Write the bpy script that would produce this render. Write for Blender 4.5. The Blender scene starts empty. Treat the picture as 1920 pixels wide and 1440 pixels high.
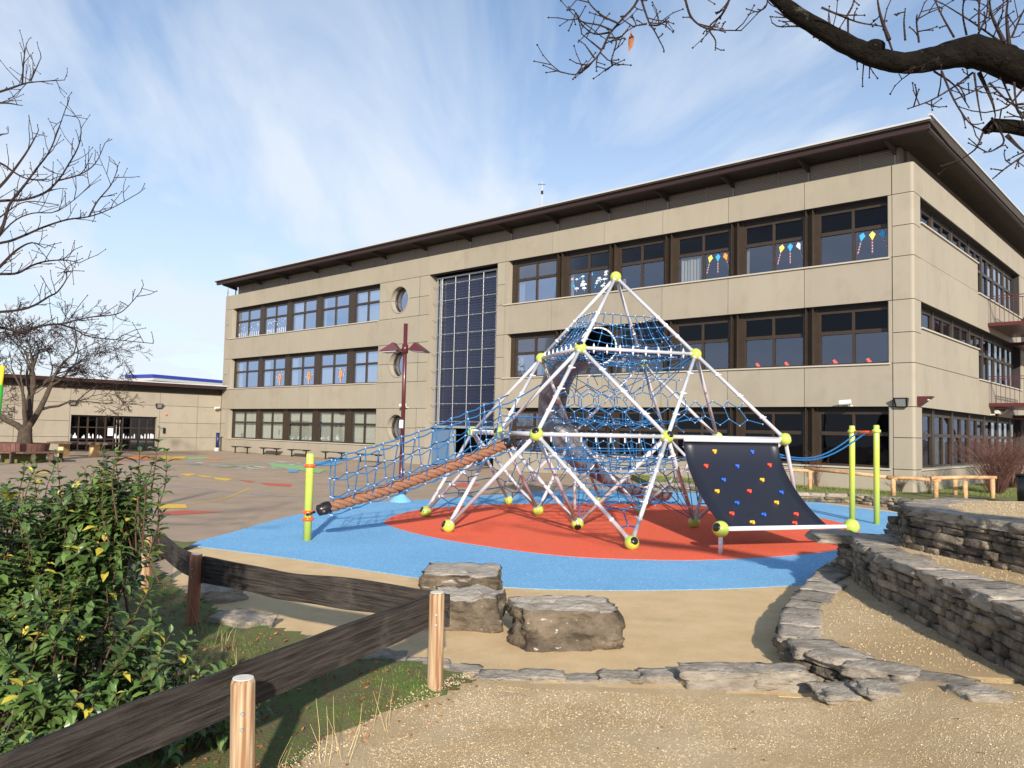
import bpy, bmesh, math, random
from mathutils import Vector, Matrix, noise
R_=math.radians
random.seed(7)
S=bpy.context.scene
# ------------------------------------------------------------------ camera
F=1482.27; PIT=R_(3.3322); ROL=R_(1.2559); H=1.85
cp,sp=math.cos(PIT),math.sin(PIT)
FW=Vector((0,cp,sp)); UP=Vector((0,-sp,cp)); RI=Vector((1,0,0))
CR=math.cos(ROL)*RI+math.sin(ROL)*UP; CU=-math.sin(ROL)*RI+math.cos(ROL)*UP
cam=bpy.data.objects.new('camera',bpy.data.cameras.new('camera')); S.collection.objects.link(cam)
M=Matrix((CR,CU,-FW)).transposed().to_4x4(); M.translation=(0,0,H); cam.matrix_world=M
cam.data.sensor_width=36; cam.data.lens=F*36/1920; cam.data.clip_end=3000; cam.data.clip_start=.05
S.camera=cam
# ------------------------------------------------------------------ sun + sky
SUN=Vector((.09,-.94,.37)).normalized()
sl=bpy.data.lights.new('sun','SUN'); sl.energy=4.7; sl.angle=R_(1.3); sl.color=(1,.91,.79)
so=bpy.data.objects.new('sun',sl); S.collection.objects.link(so)
so.rotation_euler=SUN.to_track_quat('Z','Y').to_euler(); so.location=(0,-5,20)
wd=bpy.data.worlds.new('World'); S.world=wd; wd.use_nodes=True
def sky():
    nt=wd.node_tree; N=nt.nodes; Lk=nt.links; N.clear()
    out=N.new('ShaderNodeOutputWorld'); bg=N.new('ShaderNodeBackground'); bg.inputs[1].default_value=.115
    st=N.new('ShaderNodeTexSky'); st.sky_type='NISHITA'; st.sun_disc=False
    st.sun_elevation=math.asin(SUN.z); st.sun_rotation=math.atan2(SUN.x,SUN.y)
    st.air_density=1.0; st.dust_density=.2; st.ozone_density=3.0
    tc=N.new('ShaderNodeTexCoord'); sx=N.new('ShaderNodeSeparateXYZ'); Lk.new(tc.outputs['Generated'],sx.inputs[0])
    # thin cirrus: direction projected on a high flat layer
    mz=N.new('ShaderNodeMath'); mz.operation='MAXIMUM'; mz.inputs[1].default_value=.04; Lk.new(sx.outputs[2],mz.inputs[0])
    ad=N.new('ShaderNodeMath'); ad.operation='ADD'; ad.inputs[1].default_value=.12; Lk.new(mz.outputs[0],ad.inputs[0])
    dv=N.new('ShaderNodeVectorMath'); dv.operation='DIVIDE'; Lk.new(tc.outputs['Generated'],dv.inputs[0])
    cb=N.new('ShaderNodeCombineXYZ'); [Lk.new(ad.outputs[0],cb.inputs[i]) for i in range(3)]; Lk.new(cb.outputs[0],dv.inputs[1])
    mp=N.new('ShaderNodeMapping'); mp.inputs['Rotation'].default_value=(0,0,R_(35)); mp.inputs['Location'].default_value=(7,3,0); mp.inputs['Scale'].default_value=(.85,.3,.0); Lk.new(dv.outputs[0],mp.inputs[0])
    n1=N.new('ShaderNodeTexNoise'); n1.inputs['Scale'].default_value=1.5; n1.inputs['Detail'].default_value=9; n1.inputs['Roughness'].default_value=.56; n1.inputs['Distortion'].default_value=1.0
    Lk.new(mp.outputs[0],n1.inputs['Vector'])
    r1=N.new('ShaderNodeMapRange'); r1.inputs[1].default_value=.44; r1.inputs[2].default_value=.7; r1.inputs[4].default_value=.66; Lk.new(n1.outputs['Fac'],r1.inputs[0])
    # more veil towards the horizon
    r2=N.new('ShaderNodeMapRange'); r2.inputs[1].default_value=.02; r2.inputs[2].default_value=.55; r2.inputs[3].default_value=.95; r2.inputs[4].default_value=.06; Lk.new(sx.outputs[2],r2.inputs[0])
    mx=N.new('ShaderNodeMath'); mx.operation='ADD'; mx.use_clamp=True; Lk.new(r1.outputs[0],mx.inputs[0]); Lk.new(r2.outputs[0],mx.inputs[1])
    mu=N.new('ShaderNodeMath'); mu.operation='MULTIPLY'; mu.inputs[1].default_value=.93; Lk.new(mx.outputs[0],mu.inputs[0])
    mix=N.new('ShaderNodeMix'); mix.data_type='RGBA'; Lk.new(mu.outputs[0],mix.inputs[0]); hs=N.new('ShaderNodeHueSaturation'); hs.inputs['Saturation'].default_value=1.12; hs.inputs['Value'].default_value=1.0; Lk.new(st.outputs[0],hs.inputs['Color']); Lk.new(hs.outputs[0],mix.inputs[6]); mix.inputs[7].default_value=(4.9,5.35,5.95,1)
    Lk.new(mix.outputs[2],bg.inputs[0]); Lk.new(bg.outputs[0],out.inputs[0])
sky()
S.view_settings.view_transform='Standard'; S.view_settings.look='None'; S.view_settings.exposure=.55; S.view_settings.gamma=1
S.render.engine='CYCLES'
# ------------------------------------------------------------------ geometry helpers
def ray(x,y): return FW+CR*((x-960)/F)+CU*((720-y)/F)
def gnd(x,y,z=0):
    d=ray(x,y); return Vector((0,0,H))+d*((z-H)/d.z)
def dep(x,y,Y):
    d=ray(x,y); return Vector((0,0,H))+d*(Y/d.y)
class MB:
    def __init__(s): s.v=[]; s.f=[]; s.mi=[]
    def add(s,vs,fs,m=0):
        b=len(s.v); s.v+= [tuple(v) for v in vs]; s.f+=[tuple(i+b for i in f) for f in fs]; s.mi+=[m]*len(fs)
    def hexa(s,p,m=0):   # 8 points: bottom 4 ccw, top 4
        s.add(p,[(3,2,1,0),(4,5,6,7),(0,1,5,4),(1,2,6,5),(2,3,7,6),(3,0,4,7)],m)
    def boxf(s,fn,a0,a1,b0,b1,c0,c1,m=0):
        s.hexa([fn(a,b,c) for c in (c0,c1) for a,b in ((a0,b0),(a1,b0),(a1,b1),(a0,b1))],m)
    def box(s,c,d,rz=0,m=0):
        ca,sa=math.cos(rz),math.sin(rz)
        s.boxf(lambda a,b,z:(c[0]+a*ca-b*sa,c[1]+a*sa+b*ca,c[2]+z),-d[0]/2,d[0]/2,-d[1]/2,d[1]/2,-d[2]/2,d[2]/2,m)
    def tube(s,pts,rad,n=8,cap=True,m=0):
        pts=[Vector(p) for p in pts]
        if not hasattr(rad,'__len__'): rad=[rad]*len(pts)
        k=len(pts); vs=[]; nrm=None
        for i in range(k):
            t=(pts[min(i+1,k-1)]-pts[max(i-1,0)])
            if t.length<1e-9: t=Vector((0,0,1))
            t.normalize()
            if nrm is None:
                a=Vector((0,0,1)) if abs(t.z)<.9 else Vector((1,0,0)); nrm=t.cross(a).normalized()
            else:
                nrm=(nrm-t*nrm.dot(t)); nrm=nrm.normalized() if nrm.length>1e-6 else t.orthogonal().normalized()
            b=t.cross(nrm)
            for j in range(n):
                a=2*math.pi*j/n; vs.append(pts[i]+(nrm*math.cos(a)+b*math.sin(a))*rad[i])
        fs=[(i*n+j,i*n+(j+1)%n,(i+1)*n+(j+1)%n,(i+1)*n+j) for i in range(k-1) for j in range(n)]
        if cap: fs+= [tuple(range(n-1,-1,-1)),tuple((k-1)*n+j for j in range(n))]
        s.add(vs,fs,m)
    def ball(s,c,r,nu=16,nv=10,m=0,sc=(1,1,1)):
        vs=[(c[0],c[1],c[2]+r*sc[2])]
        for i in range(1,nv):
            a=math.pi*i/nv
            for j in range(nu):
                b=2*math.pi*j/nu; vs.append((c[0]+r*sc[0]*math.sin(a)*math.cos(b),c[1]+r*sc[1]*math.sin(a)*math.sin(b),c[2]+r*sc[2]*math.cos(a)))
        vs.append((c[0],c[1],c[2]-r*sc[2])); fs=[(0,1+j,1+(j+1)%nu) for j in range(nu)]
        for i in range(nv-2):
            for j in range(nu): fs.append((1+i*nu+j,1+(i+1)*nu+j,1+(i+1)*nu+(j+1)%nu,1+i*nu+(j+1)%nu))
        L=len(vs)-1; o=1+(nv-2)*nu; fs+=[(L,o+(j+1)%nu,o+j) for j in range(nu)]
        s.add(vs,fs,m)
    def octa(s,c,r,m=0,j=0):
        c=Vector(c); D=[(1,0,0),(-1,0,0),(0,1,0),(0,-1,0),(0,0,1),(0,0,-1)]
        vs=[c+Vector(d)*r*(1+random.uniform(-j,j)) for d in D]
        s.add(vs,[(0,2,4),(2,1,4),(1,3,4),(3,0,4),(2,0,5),(1,2,5),(3,1,5),(0,3,5)],m)
    def prism(s,poly,z0,z1,m=0):
        n=len(poly); vs=[(p[0],p[1],z0) for p in poly]+[(p[0],p[1],z1) for p in poly]
        s.add(vs,[tuple(range(n-1,-1,-1)),tuple(range(n,2*n))]+[(i,(i+1)%n,n+(i+1)%n,n+i) for i in range(n)],m)
    def disc(s,c,nrm,r,n=16,th=.004,m=0):
        nrm=Vector(nrm).normalized(); c=Vector(c); s.tube([c,c+nrm*th],r,n,True,m)
    def build(s,name,mat,parent=None,smooth=False,kind=None):
        me=bpy.data.meshes.new(name)
        off=Vector(parent.get('_w',(0,0,0))) if parent else Vector((0,0,0))
        me.from_pydata([Vector(v)-off for v in s.v],[],s.f)
        for mm in (mat if isinstance(mat,(list,tuple)) else [mat]): me.materials.append(mm)
        if any(s.mi): me.polygons.foreach_set('material_index',s.mi)
        if smooth: me.polygons.foreach_set('use_smooth',[True]*len(me.polygons))
        me.update(); o=bpy.data.objects.new(name,me); S.collection.objects.link(o)
        if parent: o.parent=parent; o['_w']=tuple(off)
        if kind: o['kind']=kind
        return o
def each(name,m,parent,boxes,fn=None):
    for bx in boxes:
        b=MB(); f=bx[0] if callable(bx[0]) else fn; q=bx[1:] if callable(bx[0]) else bx
        b.boxf(f,*q); b.build(name,m,parent)
def empty(name,loc,label,cat,group=None):
    o=bpy.data.objects.new(name,None); S.collection.objects.link(o); o.location=loc; o.empty_display_size=.1
    o['_w']=tuple(loc); tag(o,label,cat,group); return o
def tag(o,label,cat,group=None):
    o['label']=label; o['category']=cat
    if group: o['group']=group
    return o
def smoothpath(pts,k=6):
    P=[Vector(p) for p in pts]; P=[2*P[0]-P[1]]+P+[2*P[-1]-P[-2]]; out=[]
    for i in range(1,len(P)-2):
        for j in range(k):
            t=j/k; a,b,c,d=P[i-1],P[i],P[i+1],P[i+2]
            out.append(.5*((2*b)+(-a+c)*t+(2*a-5*b+4*c-d)*t*t+(-a+3*b-3*c+d)*t**3))
    out.append(P[-2]); return out
# ------------------------------------------------------------------ materials
def mat(name,col,rough=.7,metal=0,var=0,vs=4,bump=0,bs=30,col2=None,island=0,coat=0,stretch=None,detail=5,spec=None,sp2=None,det2=None,streak=None,worn=None):
    m=bpy.data.materials.new(name); m.use_nodes=True; nt=m.node_tree; N=nt.nodes; Lk=nt.links
    p=N['Principled BSDF']; p.inputs['Roughness'].default_value=rough; p.inputs['Metallic'].default_value=metal
    if spec is not None: p.inputs['Specular IOR Level'].default_value=spec
    if coat: p.inputs['Coat Weight'].default_value=coat; p.inputs['Coat Roughness'].default_value=.1
    col=tuple(col)+(1,); p.inputs['Base Color'].default_value=col
    tc=N.new('ShaderNodeTexCoord'); src=tc.outputs['Object']
    if stretch:
        mp=N.new('ShaderNodeMapping'); mp.inputs['Scale'].default_value=stretch; Lk.new(src,mp.inputs[0]); src=mp.outputs[0]
    cur=None
    if col2 or var:
        n=N.new('ShaderNodeTexNoise'); n.inputs['Scale'].default_value=vs; n.inputs['Detail'].default_value=detail; n.inputs['Roughness'].default_value=.6; Lk.new(src,n.inputs['Vector'])
        r=N.new('ShaderNodeMapRange'); r.inputs[1].default_value=.35; r.inputs[2].default_value=.65; Lk.new(n.outputs['Fac'],r.inputs[0])
        mx=N.new('ShaderNodeMix'); mx.data_type='RGBA'; Lk.new(r.outputs[0],mx.inputs[0])
        c2=tuple(col2)+(1,) if col2 else tuple(c*(1-var) for c in col[:3])+(1,)
        mx.inputs[6].default_value=col; mx.inputs[7].default_value=c2; cur=mx.outputs[2]
    if sp2:  # fine speckle: (colour, scale, threshold)
        c3,sc,thr=sp2
        n=N.new('ShaderNodeTexNoise'); n.inputs['Scale'].default_value=sc; n.inputs['Detail'].default_value=2; Lk.new(src,n.inputs['Vector'])
        r=N.new('ShaderNodeMapRange'); r.inputs[1].default_value=thr; r.inputs[2].default_value=thr+.08; Lk.new(n.outputs['Fac'],r.inputs[0])
        mx=N.new('ShaderNodeMix'); mx.data_type='RGBA'; Lk.new(r.outputs[0],mx.inputs[0])
        if cur: Lk.new(cur,mx.inputs[6])
        else: mx.inputs[6].default_value=col
        mx.inputs[7].default_value=tuple(c3)+(1,); cur=mx.outputs[2]
    if det2:  # large stain: (colour, scale, threshold, amount)
        c3,sc,thr,am=det2
        n=N.new('ShaderNodeTexNoise'); n.inputs['Scale'].default_value=sc; n.inputs['Detail'].default_value=8; n.inputs['Roughness'].default_value=.65; Lk.new(tc.outputs['Object'],n.inputs['Vector'])
        r=N.new('ShaderNodeMapRange'); r.inputs[1].default_value=thr; r.inputs[2].default_value=thr+.12; r.inputs[4].default_value=am; Lk.new(n.outputs['Fac'],r.inputs[0])
        mx=N.new('ShaderNodeMix'); mx.data_type='RGBA'; Lk.new(r.outputs[0],mx.inputs[0])
        if cur: Lk.new(cur,mx.inputs[6])
        else: mx.inputs[6].default_value=col
        mx.inputs[7].default_value=tuple(c3)+(1,); cur=mx.outputs[2]
    if streak:  # rain streaks and grime running down
        mp2=N.new('ShaderNodeMapping'); mp2.inputs['Scale'].default_value=(2.6,2.6,.16); Lk.new(tc.outputs['Object'],mp2.inputs[0])
        n=N.new('ShaderNodeTexNoise'); n.inputs['Scale'].default_value=1.3; n.inputs['Detail'].default_value=9; n.inputs['Roughness'].default_value=.7; Lk.new(mp2.outputs[0],n.inputs['Vector'])
        r=N.new('ShaderNodeMapRange'); r.inputs[1].default_value=.5; r.inputs[2].default_value=.72; r.inputs[4].default_value=streak[1]; Lk.new(n.outputs['Fac'],r.inputs[0])
        mx=N.new('ShaderNodeMix'); mx.data_type='RGBA'; Lk.new(r.outputs[0],mx.inputs[0]); Lk.new(cur,mx.inputs[6]); mx.inputs[7].default_value=tuple(streak[0])+(1,); cur=mx.outputs[2]
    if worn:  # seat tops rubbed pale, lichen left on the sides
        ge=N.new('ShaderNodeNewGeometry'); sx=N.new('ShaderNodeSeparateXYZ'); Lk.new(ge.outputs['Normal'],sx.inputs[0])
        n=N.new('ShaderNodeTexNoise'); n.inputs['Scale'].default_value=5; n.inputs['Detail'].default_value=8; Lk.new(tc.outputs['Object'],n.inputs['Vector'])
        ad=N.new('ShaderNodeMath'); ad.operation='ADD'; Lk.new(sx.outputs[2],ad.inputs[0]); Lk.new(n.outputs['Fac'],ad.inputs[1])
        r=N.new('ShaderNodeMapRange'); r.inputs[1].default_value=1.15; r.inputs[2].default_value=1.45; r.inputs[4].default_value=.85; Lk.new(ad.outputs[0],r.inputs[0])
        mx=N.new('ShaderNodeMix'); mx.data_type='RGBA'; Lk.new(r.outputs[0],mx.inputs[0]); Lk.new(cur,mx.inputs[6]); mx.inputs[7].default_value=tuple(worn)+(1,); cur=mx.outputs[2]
    if island:
        g=N.new('ShaderNodeNewGeometry'); r=N.new('ShaderNodeMapRange'); r.inputs[3].default_value=1-island; r.inputs[4].default_value=1+island; Lk.new(g.outputs['Random Per Island'],r.inputs[0])
        hs=N.new('ShaderNodeHueSaturation'); Lk.new(r.outputs[0],hs.inputs['Value'])
        if cur: Lk.new(cur,hs.inputs['Color'])
        else: hs.inputs['Color'].default_value=col
        cur=hs.outputs[0]
    if cur: Lk.new(cur,p.inputs['Base Color'])
    if bump:
        n=N.new('ShaderNodeTexNoise'); n.inputs['Scale'].default_value=bs; n.inputs['Detail'].default_value=6; n.inputs['Roughness'].default_value=.65; Lk.new(src,n.inputs['Vector'])
        b=N.new('ShaderNodeBump'); b.inputs['Strength'].default_value=min(1,bump); b.inputs['Distance'].default_value=.02 if bump<=1 else .02*bump; Lk.new(n.outputs['Fac'],b.inputs['Height']); Lk.new(b.outputs[0],p.inputs['Normal'])
    return m
def glassmat(name,tint,refl,trans):
    m=bpy.data.materials.new(name); m.use_nodes=True; nt=m.node_tree; N=nt.nodes; Lk=nt.links; N.clear()
    o=N.new('ShaderNodeOutputMaterial'); t=N.new('ShaderNodeBsdfTransparent'); t.inputs[0].default_value=tuple(trans)+(1,)
    g=N.new('ShaderNodeBsdfGlossy'); g.inputs['Roughness'].default_value=.02; g.inputs['Color'].default_value=tuple(tint)+(1,)
    fr=N.new('ShaderNodeLayerWeight'); fr.inputs[0].default_value=.35
    ad=N.new('ShaderNodeMath'); ad.operation='MULTIPLY_ADD'; ad.inputs[1].default_value=.5; ad.inputs[2].default_value=refl; ad.use_clamp=True; Lk.new(fr.outputs['Fresnel'],ad.inputs[0])
    nz=N.new('ShaderNodeTexNoise'); nz.inputs['Scale'].default_value=.8; tc=N.new('ShaderNodeTexCoord'); Lk.new(tc.outputs['Object'],nz.inputs['Vector'])
    b=N.new('ShaderNodeBump'); b.inputs['Strength'].default_value=.12; b.inputs['Distance'].default_value=.05; Lk.new(nz.outputs['Fac'],b.inputs['Height']); Lk.new(b.outputs[0],g.inputs['Normal'])
    x=N.new('ShaderNodeMixShader'); Lk.new(ad.outputs[0],x.inputs[0]); Lk.new(t.outputs[0],x.inputs[1]); Lk.new(g.outputs[0],x.inputs[2]); Lk.new(x.outputs[0],o.inputs[0]); return m
m_clad=mat('cladding',(.325,.287,.222),.75,var=.07,vs=.35,bump=.05,bs=200,island=.05,streak=((.20,.165,.12),.2),det2=((.235,.20,.145),.9,.52,.3))
m_dark=mat('head_shadow_dark',(.03,.027,.024),.9)
m_frame=mat('bronze_frame',(.05,.034,.022),.45,metal=.25,var=.2,vs=3)
m_sill=mat('sill_metal',(.45,.41,.34),.5)
m_fascia=mat('fascia_red',(.028,.010,.009),.5)
m_soffit=mat('soffit',(.05,.04,.03),.8,var=.2,vs=2)
m_roofw=mat('roof_edge_white',(.48,.48,.48),.4)
m_attic=mat('attic_louvre',(.16,.14,.12),.6,metal=.2)
m_steel=mat('galvanised_steel',(.42,.44,.45),.45,metal=.6)
m_rod=mat('thin_rod',(.42,.42,.42),.4,metal=.3)
m_glass=glassmat('window_glass',(.5,.56,.72),.2,(.55,.58,.6))
m_glassl=glassmat('window_glass_sky_tint',(.5,.62,.85),.24,(.6,.64,.68))  # left block: bluer tint stands in for the different sky it mirrors
m_glassd=glassmat('window_glass_upper',(.4,.42,.5),.02,(.4,.4,.4))
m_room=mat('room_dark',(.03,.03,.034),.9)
m_curt=mat('curtain',(.62,.61,.54),.9)
m_lou=mat('dark_louvre',(.014,.02,.05),.2,spec=.6)
m_white=mat('white_paint',(.78,.78,.78),.35)
m_tube=mat('aluminium_tube',(.53,.545,.58),.3,metal=.1,var=.1,vs=6)
m_lime=mat('lime_plastic',(.46,.56,.085),.32,coat=.3,var=.05,vs=2)
m_black=mat('black_plastic',(.012,.012,.014),.3)
m_rope=mat('blue_rope',(.008,.14,.36),.6,var=.2,vs=40,bump=.3,bs=200)
m_knot=mat('white_clamp',(.7,.7,.72),.4)
m_thick=mat('orange_rope',(.36,.175,.10),.9,col2=(.20,.085,.05),vs=45,bump=.6,bs=160)
m_orange=mat('orange_collar',(.8,.10,.015),.3,coat=.4)
m_wall=mat('rubber_wall',(.012,.014,.024),.42,bump=.04,bs=400)
m_hb=mat('hold_blue',(.015,.1,.5),.35); m_hr=mat('hold_red',(.78,.06,.02),.35); m_hy=mat('hold_yellow',(.8,.42,.02),.35)
m_lamp=mat('maroon_paint',(.085,.016,.018),.35,coat=.2)
m_red=mat('red_rubber',(.88,.105,.04),.9,col2=(.80,.12,.045),vs=1.2,bump=.55,bs=130,sp2=((.98,.24,.12),55,.58),det2=((.72,.09,.04),.5,.55,.5))
m_blue=mat('blue_rubber',(.17,.43,.70),.9,col2=(.14,.38,.64),vs=.6,bump=.55,bs=130,sp2=((.34,.62,.88),55,.56),det2=((.10,.30,.52),.35,.58,.45))
m_tan=mat('tan_rubber',(.70,.50,.27),.95,col2=(.60,.42,.21),vs=2.5,bump=.6,bs=90,sp2=((.74,.6,.36),120,.6),det2=((.36,.27,.13),.7,.57,.55))
m_gravel=mat('gravel',(.80,.61,.36),.95,col2=(.68,.48,.235),vs=1.6,bump=1.8,bs=110,sp2=((.9,.76,.55),130,.6),det2=((.58,.40,.20),.55,.5,.7))
m_asph=mat('asphalt',(.40,.295,.20),.92,col2=(.34,.25,.17),vs=.9,bump=.25,bs=140,sp2=((.52,.4,.29),90,.66),det2=((.26,.195,.14),.18,.52,.5))
m_soil=mat('mossy_soil',(.13,.18,.035),.95,col2=(.17,.115,.06),vs=14,bump=1.5,bs=60,det2=((.10,.20,.02),2.2,.5,.7),sp2=((.3,.24,.15),60,.63))
m_stone=mat('stone',(.31,.25,.175),.9,col2=(.13,.105,.078),vs=7,bump=1.6,bs=24,island=.38,det2=((.045,.038,.03),3.0,.52,.9),sp2=((.5,.46,.38),30,.68))
m_flag=mat('flagstone',(.45,.39,.31),.9,col2=(.26,.22,.17),vs=5,bump=2.0,bs=20,island=.25,det2=((.16,.13,.1),2.4,.57,.7),stretch=(1,1,3))
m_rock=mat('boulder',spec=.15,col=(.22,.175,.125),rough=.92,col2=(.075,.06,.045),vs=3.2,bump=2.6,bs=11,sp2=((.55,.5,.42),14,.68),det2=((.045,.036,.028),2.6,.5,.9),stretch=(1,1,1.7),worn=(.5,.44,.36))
m_plank=mat('weathered_plank',spec=.15,col=(.095,.082,.073),rough=.85,col2=(.028,.022,.019),vs=9,bump=1.4,bs=16,stretch=(.28,6,6),det2=((.17,.145,.125),1.6,.56,.55))
m_post=mat('pine_post',(.50,.37,.235),.78,col2=(.25,.125,.055),vs=13,bump=.4,bs=20,stretch=(4,4,.16),detail=1)
m_postb=mat('pine_post_red',(.30,.135,.075),.75,col2=(.22,.07,.03),vs=9,bump=.4,bs=20,stretch=(4,4,.25))
m_ptop=mat('post_top',(.72,.68,.6),.8,var=.2,vs=20)
m_log=mat('log_rail',(.62,.40,.2),.8,col2=(.38,.2,.09),vs=6,stretch=(1,1,1))
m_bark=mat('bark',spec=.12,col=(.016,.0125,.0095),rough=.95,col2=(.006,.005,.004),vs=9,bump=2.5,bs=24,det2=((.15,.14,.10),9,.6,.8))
m_twig=mat('twig',spec=.15,col=(.045,.03,.026),rough=.9,var=.3,vs=20)
m_barkbg=mat('pale_bark',(.085,.06,.042),.95,var=.5,vs=8,bump=1,bs=20)
m_leaf=mat('leaf',(.11,.17,.042),.36,col2=(.045,.095,.022),vs=3,island=.45,spec=.6)
m_leafy=mat('leaf_yellow',(.42,.36,.05),.5,island=.3)
m_stem=mat('red_stem',(.10,.05,.03),.7)
m_grass=mat('grass_blade',(.11,.18,.025),.7,island=.5,col2=(.17,.16,.04),vs=6)
m_dry=mat('dry_leaf',(.33,.12,.045),.85,island=.5,col2=(.17,.075,.035),vs=30)
m_straw=mat('straw',(.55,.42,.2),.8,island=.3)
m_peb=mat('pebble',(.66,.52,.34),.9,island=.42,col2=(.54,.40,.23),vs=2)
m_yel=mat('yellow_paint',(.85,.55,.02),.5); m_grn=mat('green_paint',(.03,.3,.03),.5)
m_cyan=mat('sticker_blue',(.05,.4,.75),.6); m_stw=mat('sticker_white',(.7,.73,.78),.6); m_sty=mat('sticker_yellow',(.85,.7,.15),.6); m_str=mat('sticker_red',(.75,.12,.1),.6); m_sto=mat('sticker_orange',(.85,.32,.06),.6)
m_wood=mat('old_wood',(.14,.09,.06),.85,var=.4,vs=6); m_redw=mat('red_slats',(.17,.075,.058),.8,var=.3,vs=8,island=.2)
m_navy=mat('navy',(.01,.02,.09),.4); m_bluepan=mat('blue_panel',(.10,.17,.28),.4)
m_slide=mat('slide_steel',(.17,.17,.185),.45,metal=.25,var=.1,vs=2)
m_mark={k:mat('paint_'+k,c,.85,var=.2,vs=30,det2=((.3,.24,.18),6,.55,.4)) for k,c in dict(yellow=(.78,.5,.06),red=(.6,.12,.07),white=(.62,.66,.62),blue=(.12,.38,.62),green=(.3,.5,.22),orange=(.75,.26,.05)).items()}
# ------------------------------------------------------------------ ground sheets
def sheet(name,poly,z,m,kind='structure'):
    b=MB(); b.prism([(p[0],p[1]) for p in poly],z-.05,z); return b.build(name,m,None,False,kind)
b=MB(); b.add([(-900,-60,0),(900,-60,0),(900,1500,0),(-900,1500,0)],[(0,1,2,3)]); asph=b.build('asphalt',m_asph,kind='structure')
PX=lambda L,z=0:[gnd(x,y,z) for x,y in L]
def spl(L,k=6,z=0):
    return smoothpath(PX(L,z),k)
tan=[(395,1052),(900,1075),(1500,1060),(1700,985),(1900,975)]
tan_poly=PX([(330,1035),(700,985),(1400,960)])+[gnd(1480,937),gnd(1560,944),gnd(1700,962),Vector((13,15,0)),Vector((13,8,0)),Vector((5,6.4,0)),Vector((2.4,5.7,0)),Vector((-.4,5.9,0)),Vector((-2.4,6.9,0)),Vector((-3.7,8.8,0))]
sheet('tan_rubber_surface',tan_poly,.004,m_tan)
blue_out=spl([(345,1022),(430,1000),(560,965),(700,943),(820,936),(960,926),(1100,919),(1230,918),(1350,925),(1480,935),(1560,946),(1640,957),(1720,968),(1800,990)],5)+ [Vector((8.6,12.4,0)),Vector((7.2,10.8,0)),Vector((5.2,10.15,0))]+spl([(1500,1098),(1360,1105),(1160,1108),(980,1104),(840,1092),(700,1072),(560,1050),(440,1034)],4)
sheet('blue_rubber_surface',blue_out,.009,m_blue)
red_out=spl([(718,982),(740,968),(800,955),(900,948),(1040,945),(1200,945),(1330,950),(1450,962),(1550,975),(1610,995),(1590,1025),(1500,1041),(1330,1051),(1180,1050),(1050,1043),(930,1028),(830,1012),(760,996),(718,982)],5)[:-1]
sheet('red_rubber_surface',red_out,.014,m_red)
# blue rubber mound at lamp base
b=MB(); c=gnd(751,941); 
for i in range(5):
    pass
b.tube([(c.x,c.y,0),(c.x,c.y,.05),(c.x,c.y,.16),(c.x,c.y,.2)],[.32,.25,.13,.07],20); b.build('rubber_mound',m_blue,None,True,'structure')
# terrain: gravel in front, slightly domed
def sm(t): t=max(0,min(1,t)); return t*t*(3-2*t)
def gz(x,y):
    z=.028+.012*noise.noise(Vector((x*.8,y*.8,0)))+.006*noise.noise(Vector((x*4,y*4,3)))
    z+=.19*sm((x-2.0)/.9)*sm((6.6-y)/1.2)
    return z
def bz(x,y):   # planting bed on the left
    return .045+.05*noise.noise(Vector((x*1.3,y*1.3,5)))+.02*noise.noise(Vector((x*6,y*6,2)))+.02
# line of the stone kerb in plan
kerb=[(-4.6,10.3),(-3.75,8.95),(-3.0,7.95),(-2.35,7.15),(-1.6,6.72),(-.9,6.25),(-.35,5.95),(.3,5.8),(.9,5.75),(1.5,5.72),(2.1,5.62),(2.6,5.42),(3.0,5.42),(6.5,5.35),(12,5.3)]
def kerby(x):
    for (a,b_),(c,d) in zip(kerb,kerb[1:]):
        if a<=x<=c: return b_+(d-b_)*(x-a)/(c-a)
    return kerb[0][1]+3 if x<kerb[0][0] else kerb[-1][1]+ (0 if x<3.3 else 0)
# edge between planted bed and gravel (plan)
def bededge(y): return -.33-.52*(5.7-y)+.16*noise.noise(Vector((y*1.7,0,0)))
def terrain(name,inside,zf,m,x0,x1,y0,y1,st,drop=.06):
    b=MB(); nx=int((x1-x0)/st); ny=int((y1-y0)/st); idx={}
    def vid(i,j):
        if (i,j) not in idx:
            x=x0+i*st; y=y0+j*st; idx[(i,j)]=len(b.v); b.v.append((x,y,zf(x,y)))
        return idx[(i,j)]
    for i in range(nx):
        for j in range(ny):
            cx=x0+(i+.5)*st; cy=y0+(j+.5)*st
            if inside(cx,cy): b.f.append((vid(i,j),vid(i+1,j),vid(i+1,j+1),vid(i,j+1))); b.mi.append(0)
    return b.build(name,m,None,True,'structure')
terrain('gravel_ground',lambda x,y: y<kerby(x)+.02 and x>bededge(y)-.5,gz,m_gravel,-6,10,-3,6.6,.06)
terrain('planting_bed',lambda x,y: y<kerby(x)+.05 and x<bededge(y) and y<12,lambda x,y:bz(x,y)-.05*sm((x-bededge(y)+.35)/.35),m_soil,-14,-.0,-3,12,.08)
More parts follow.
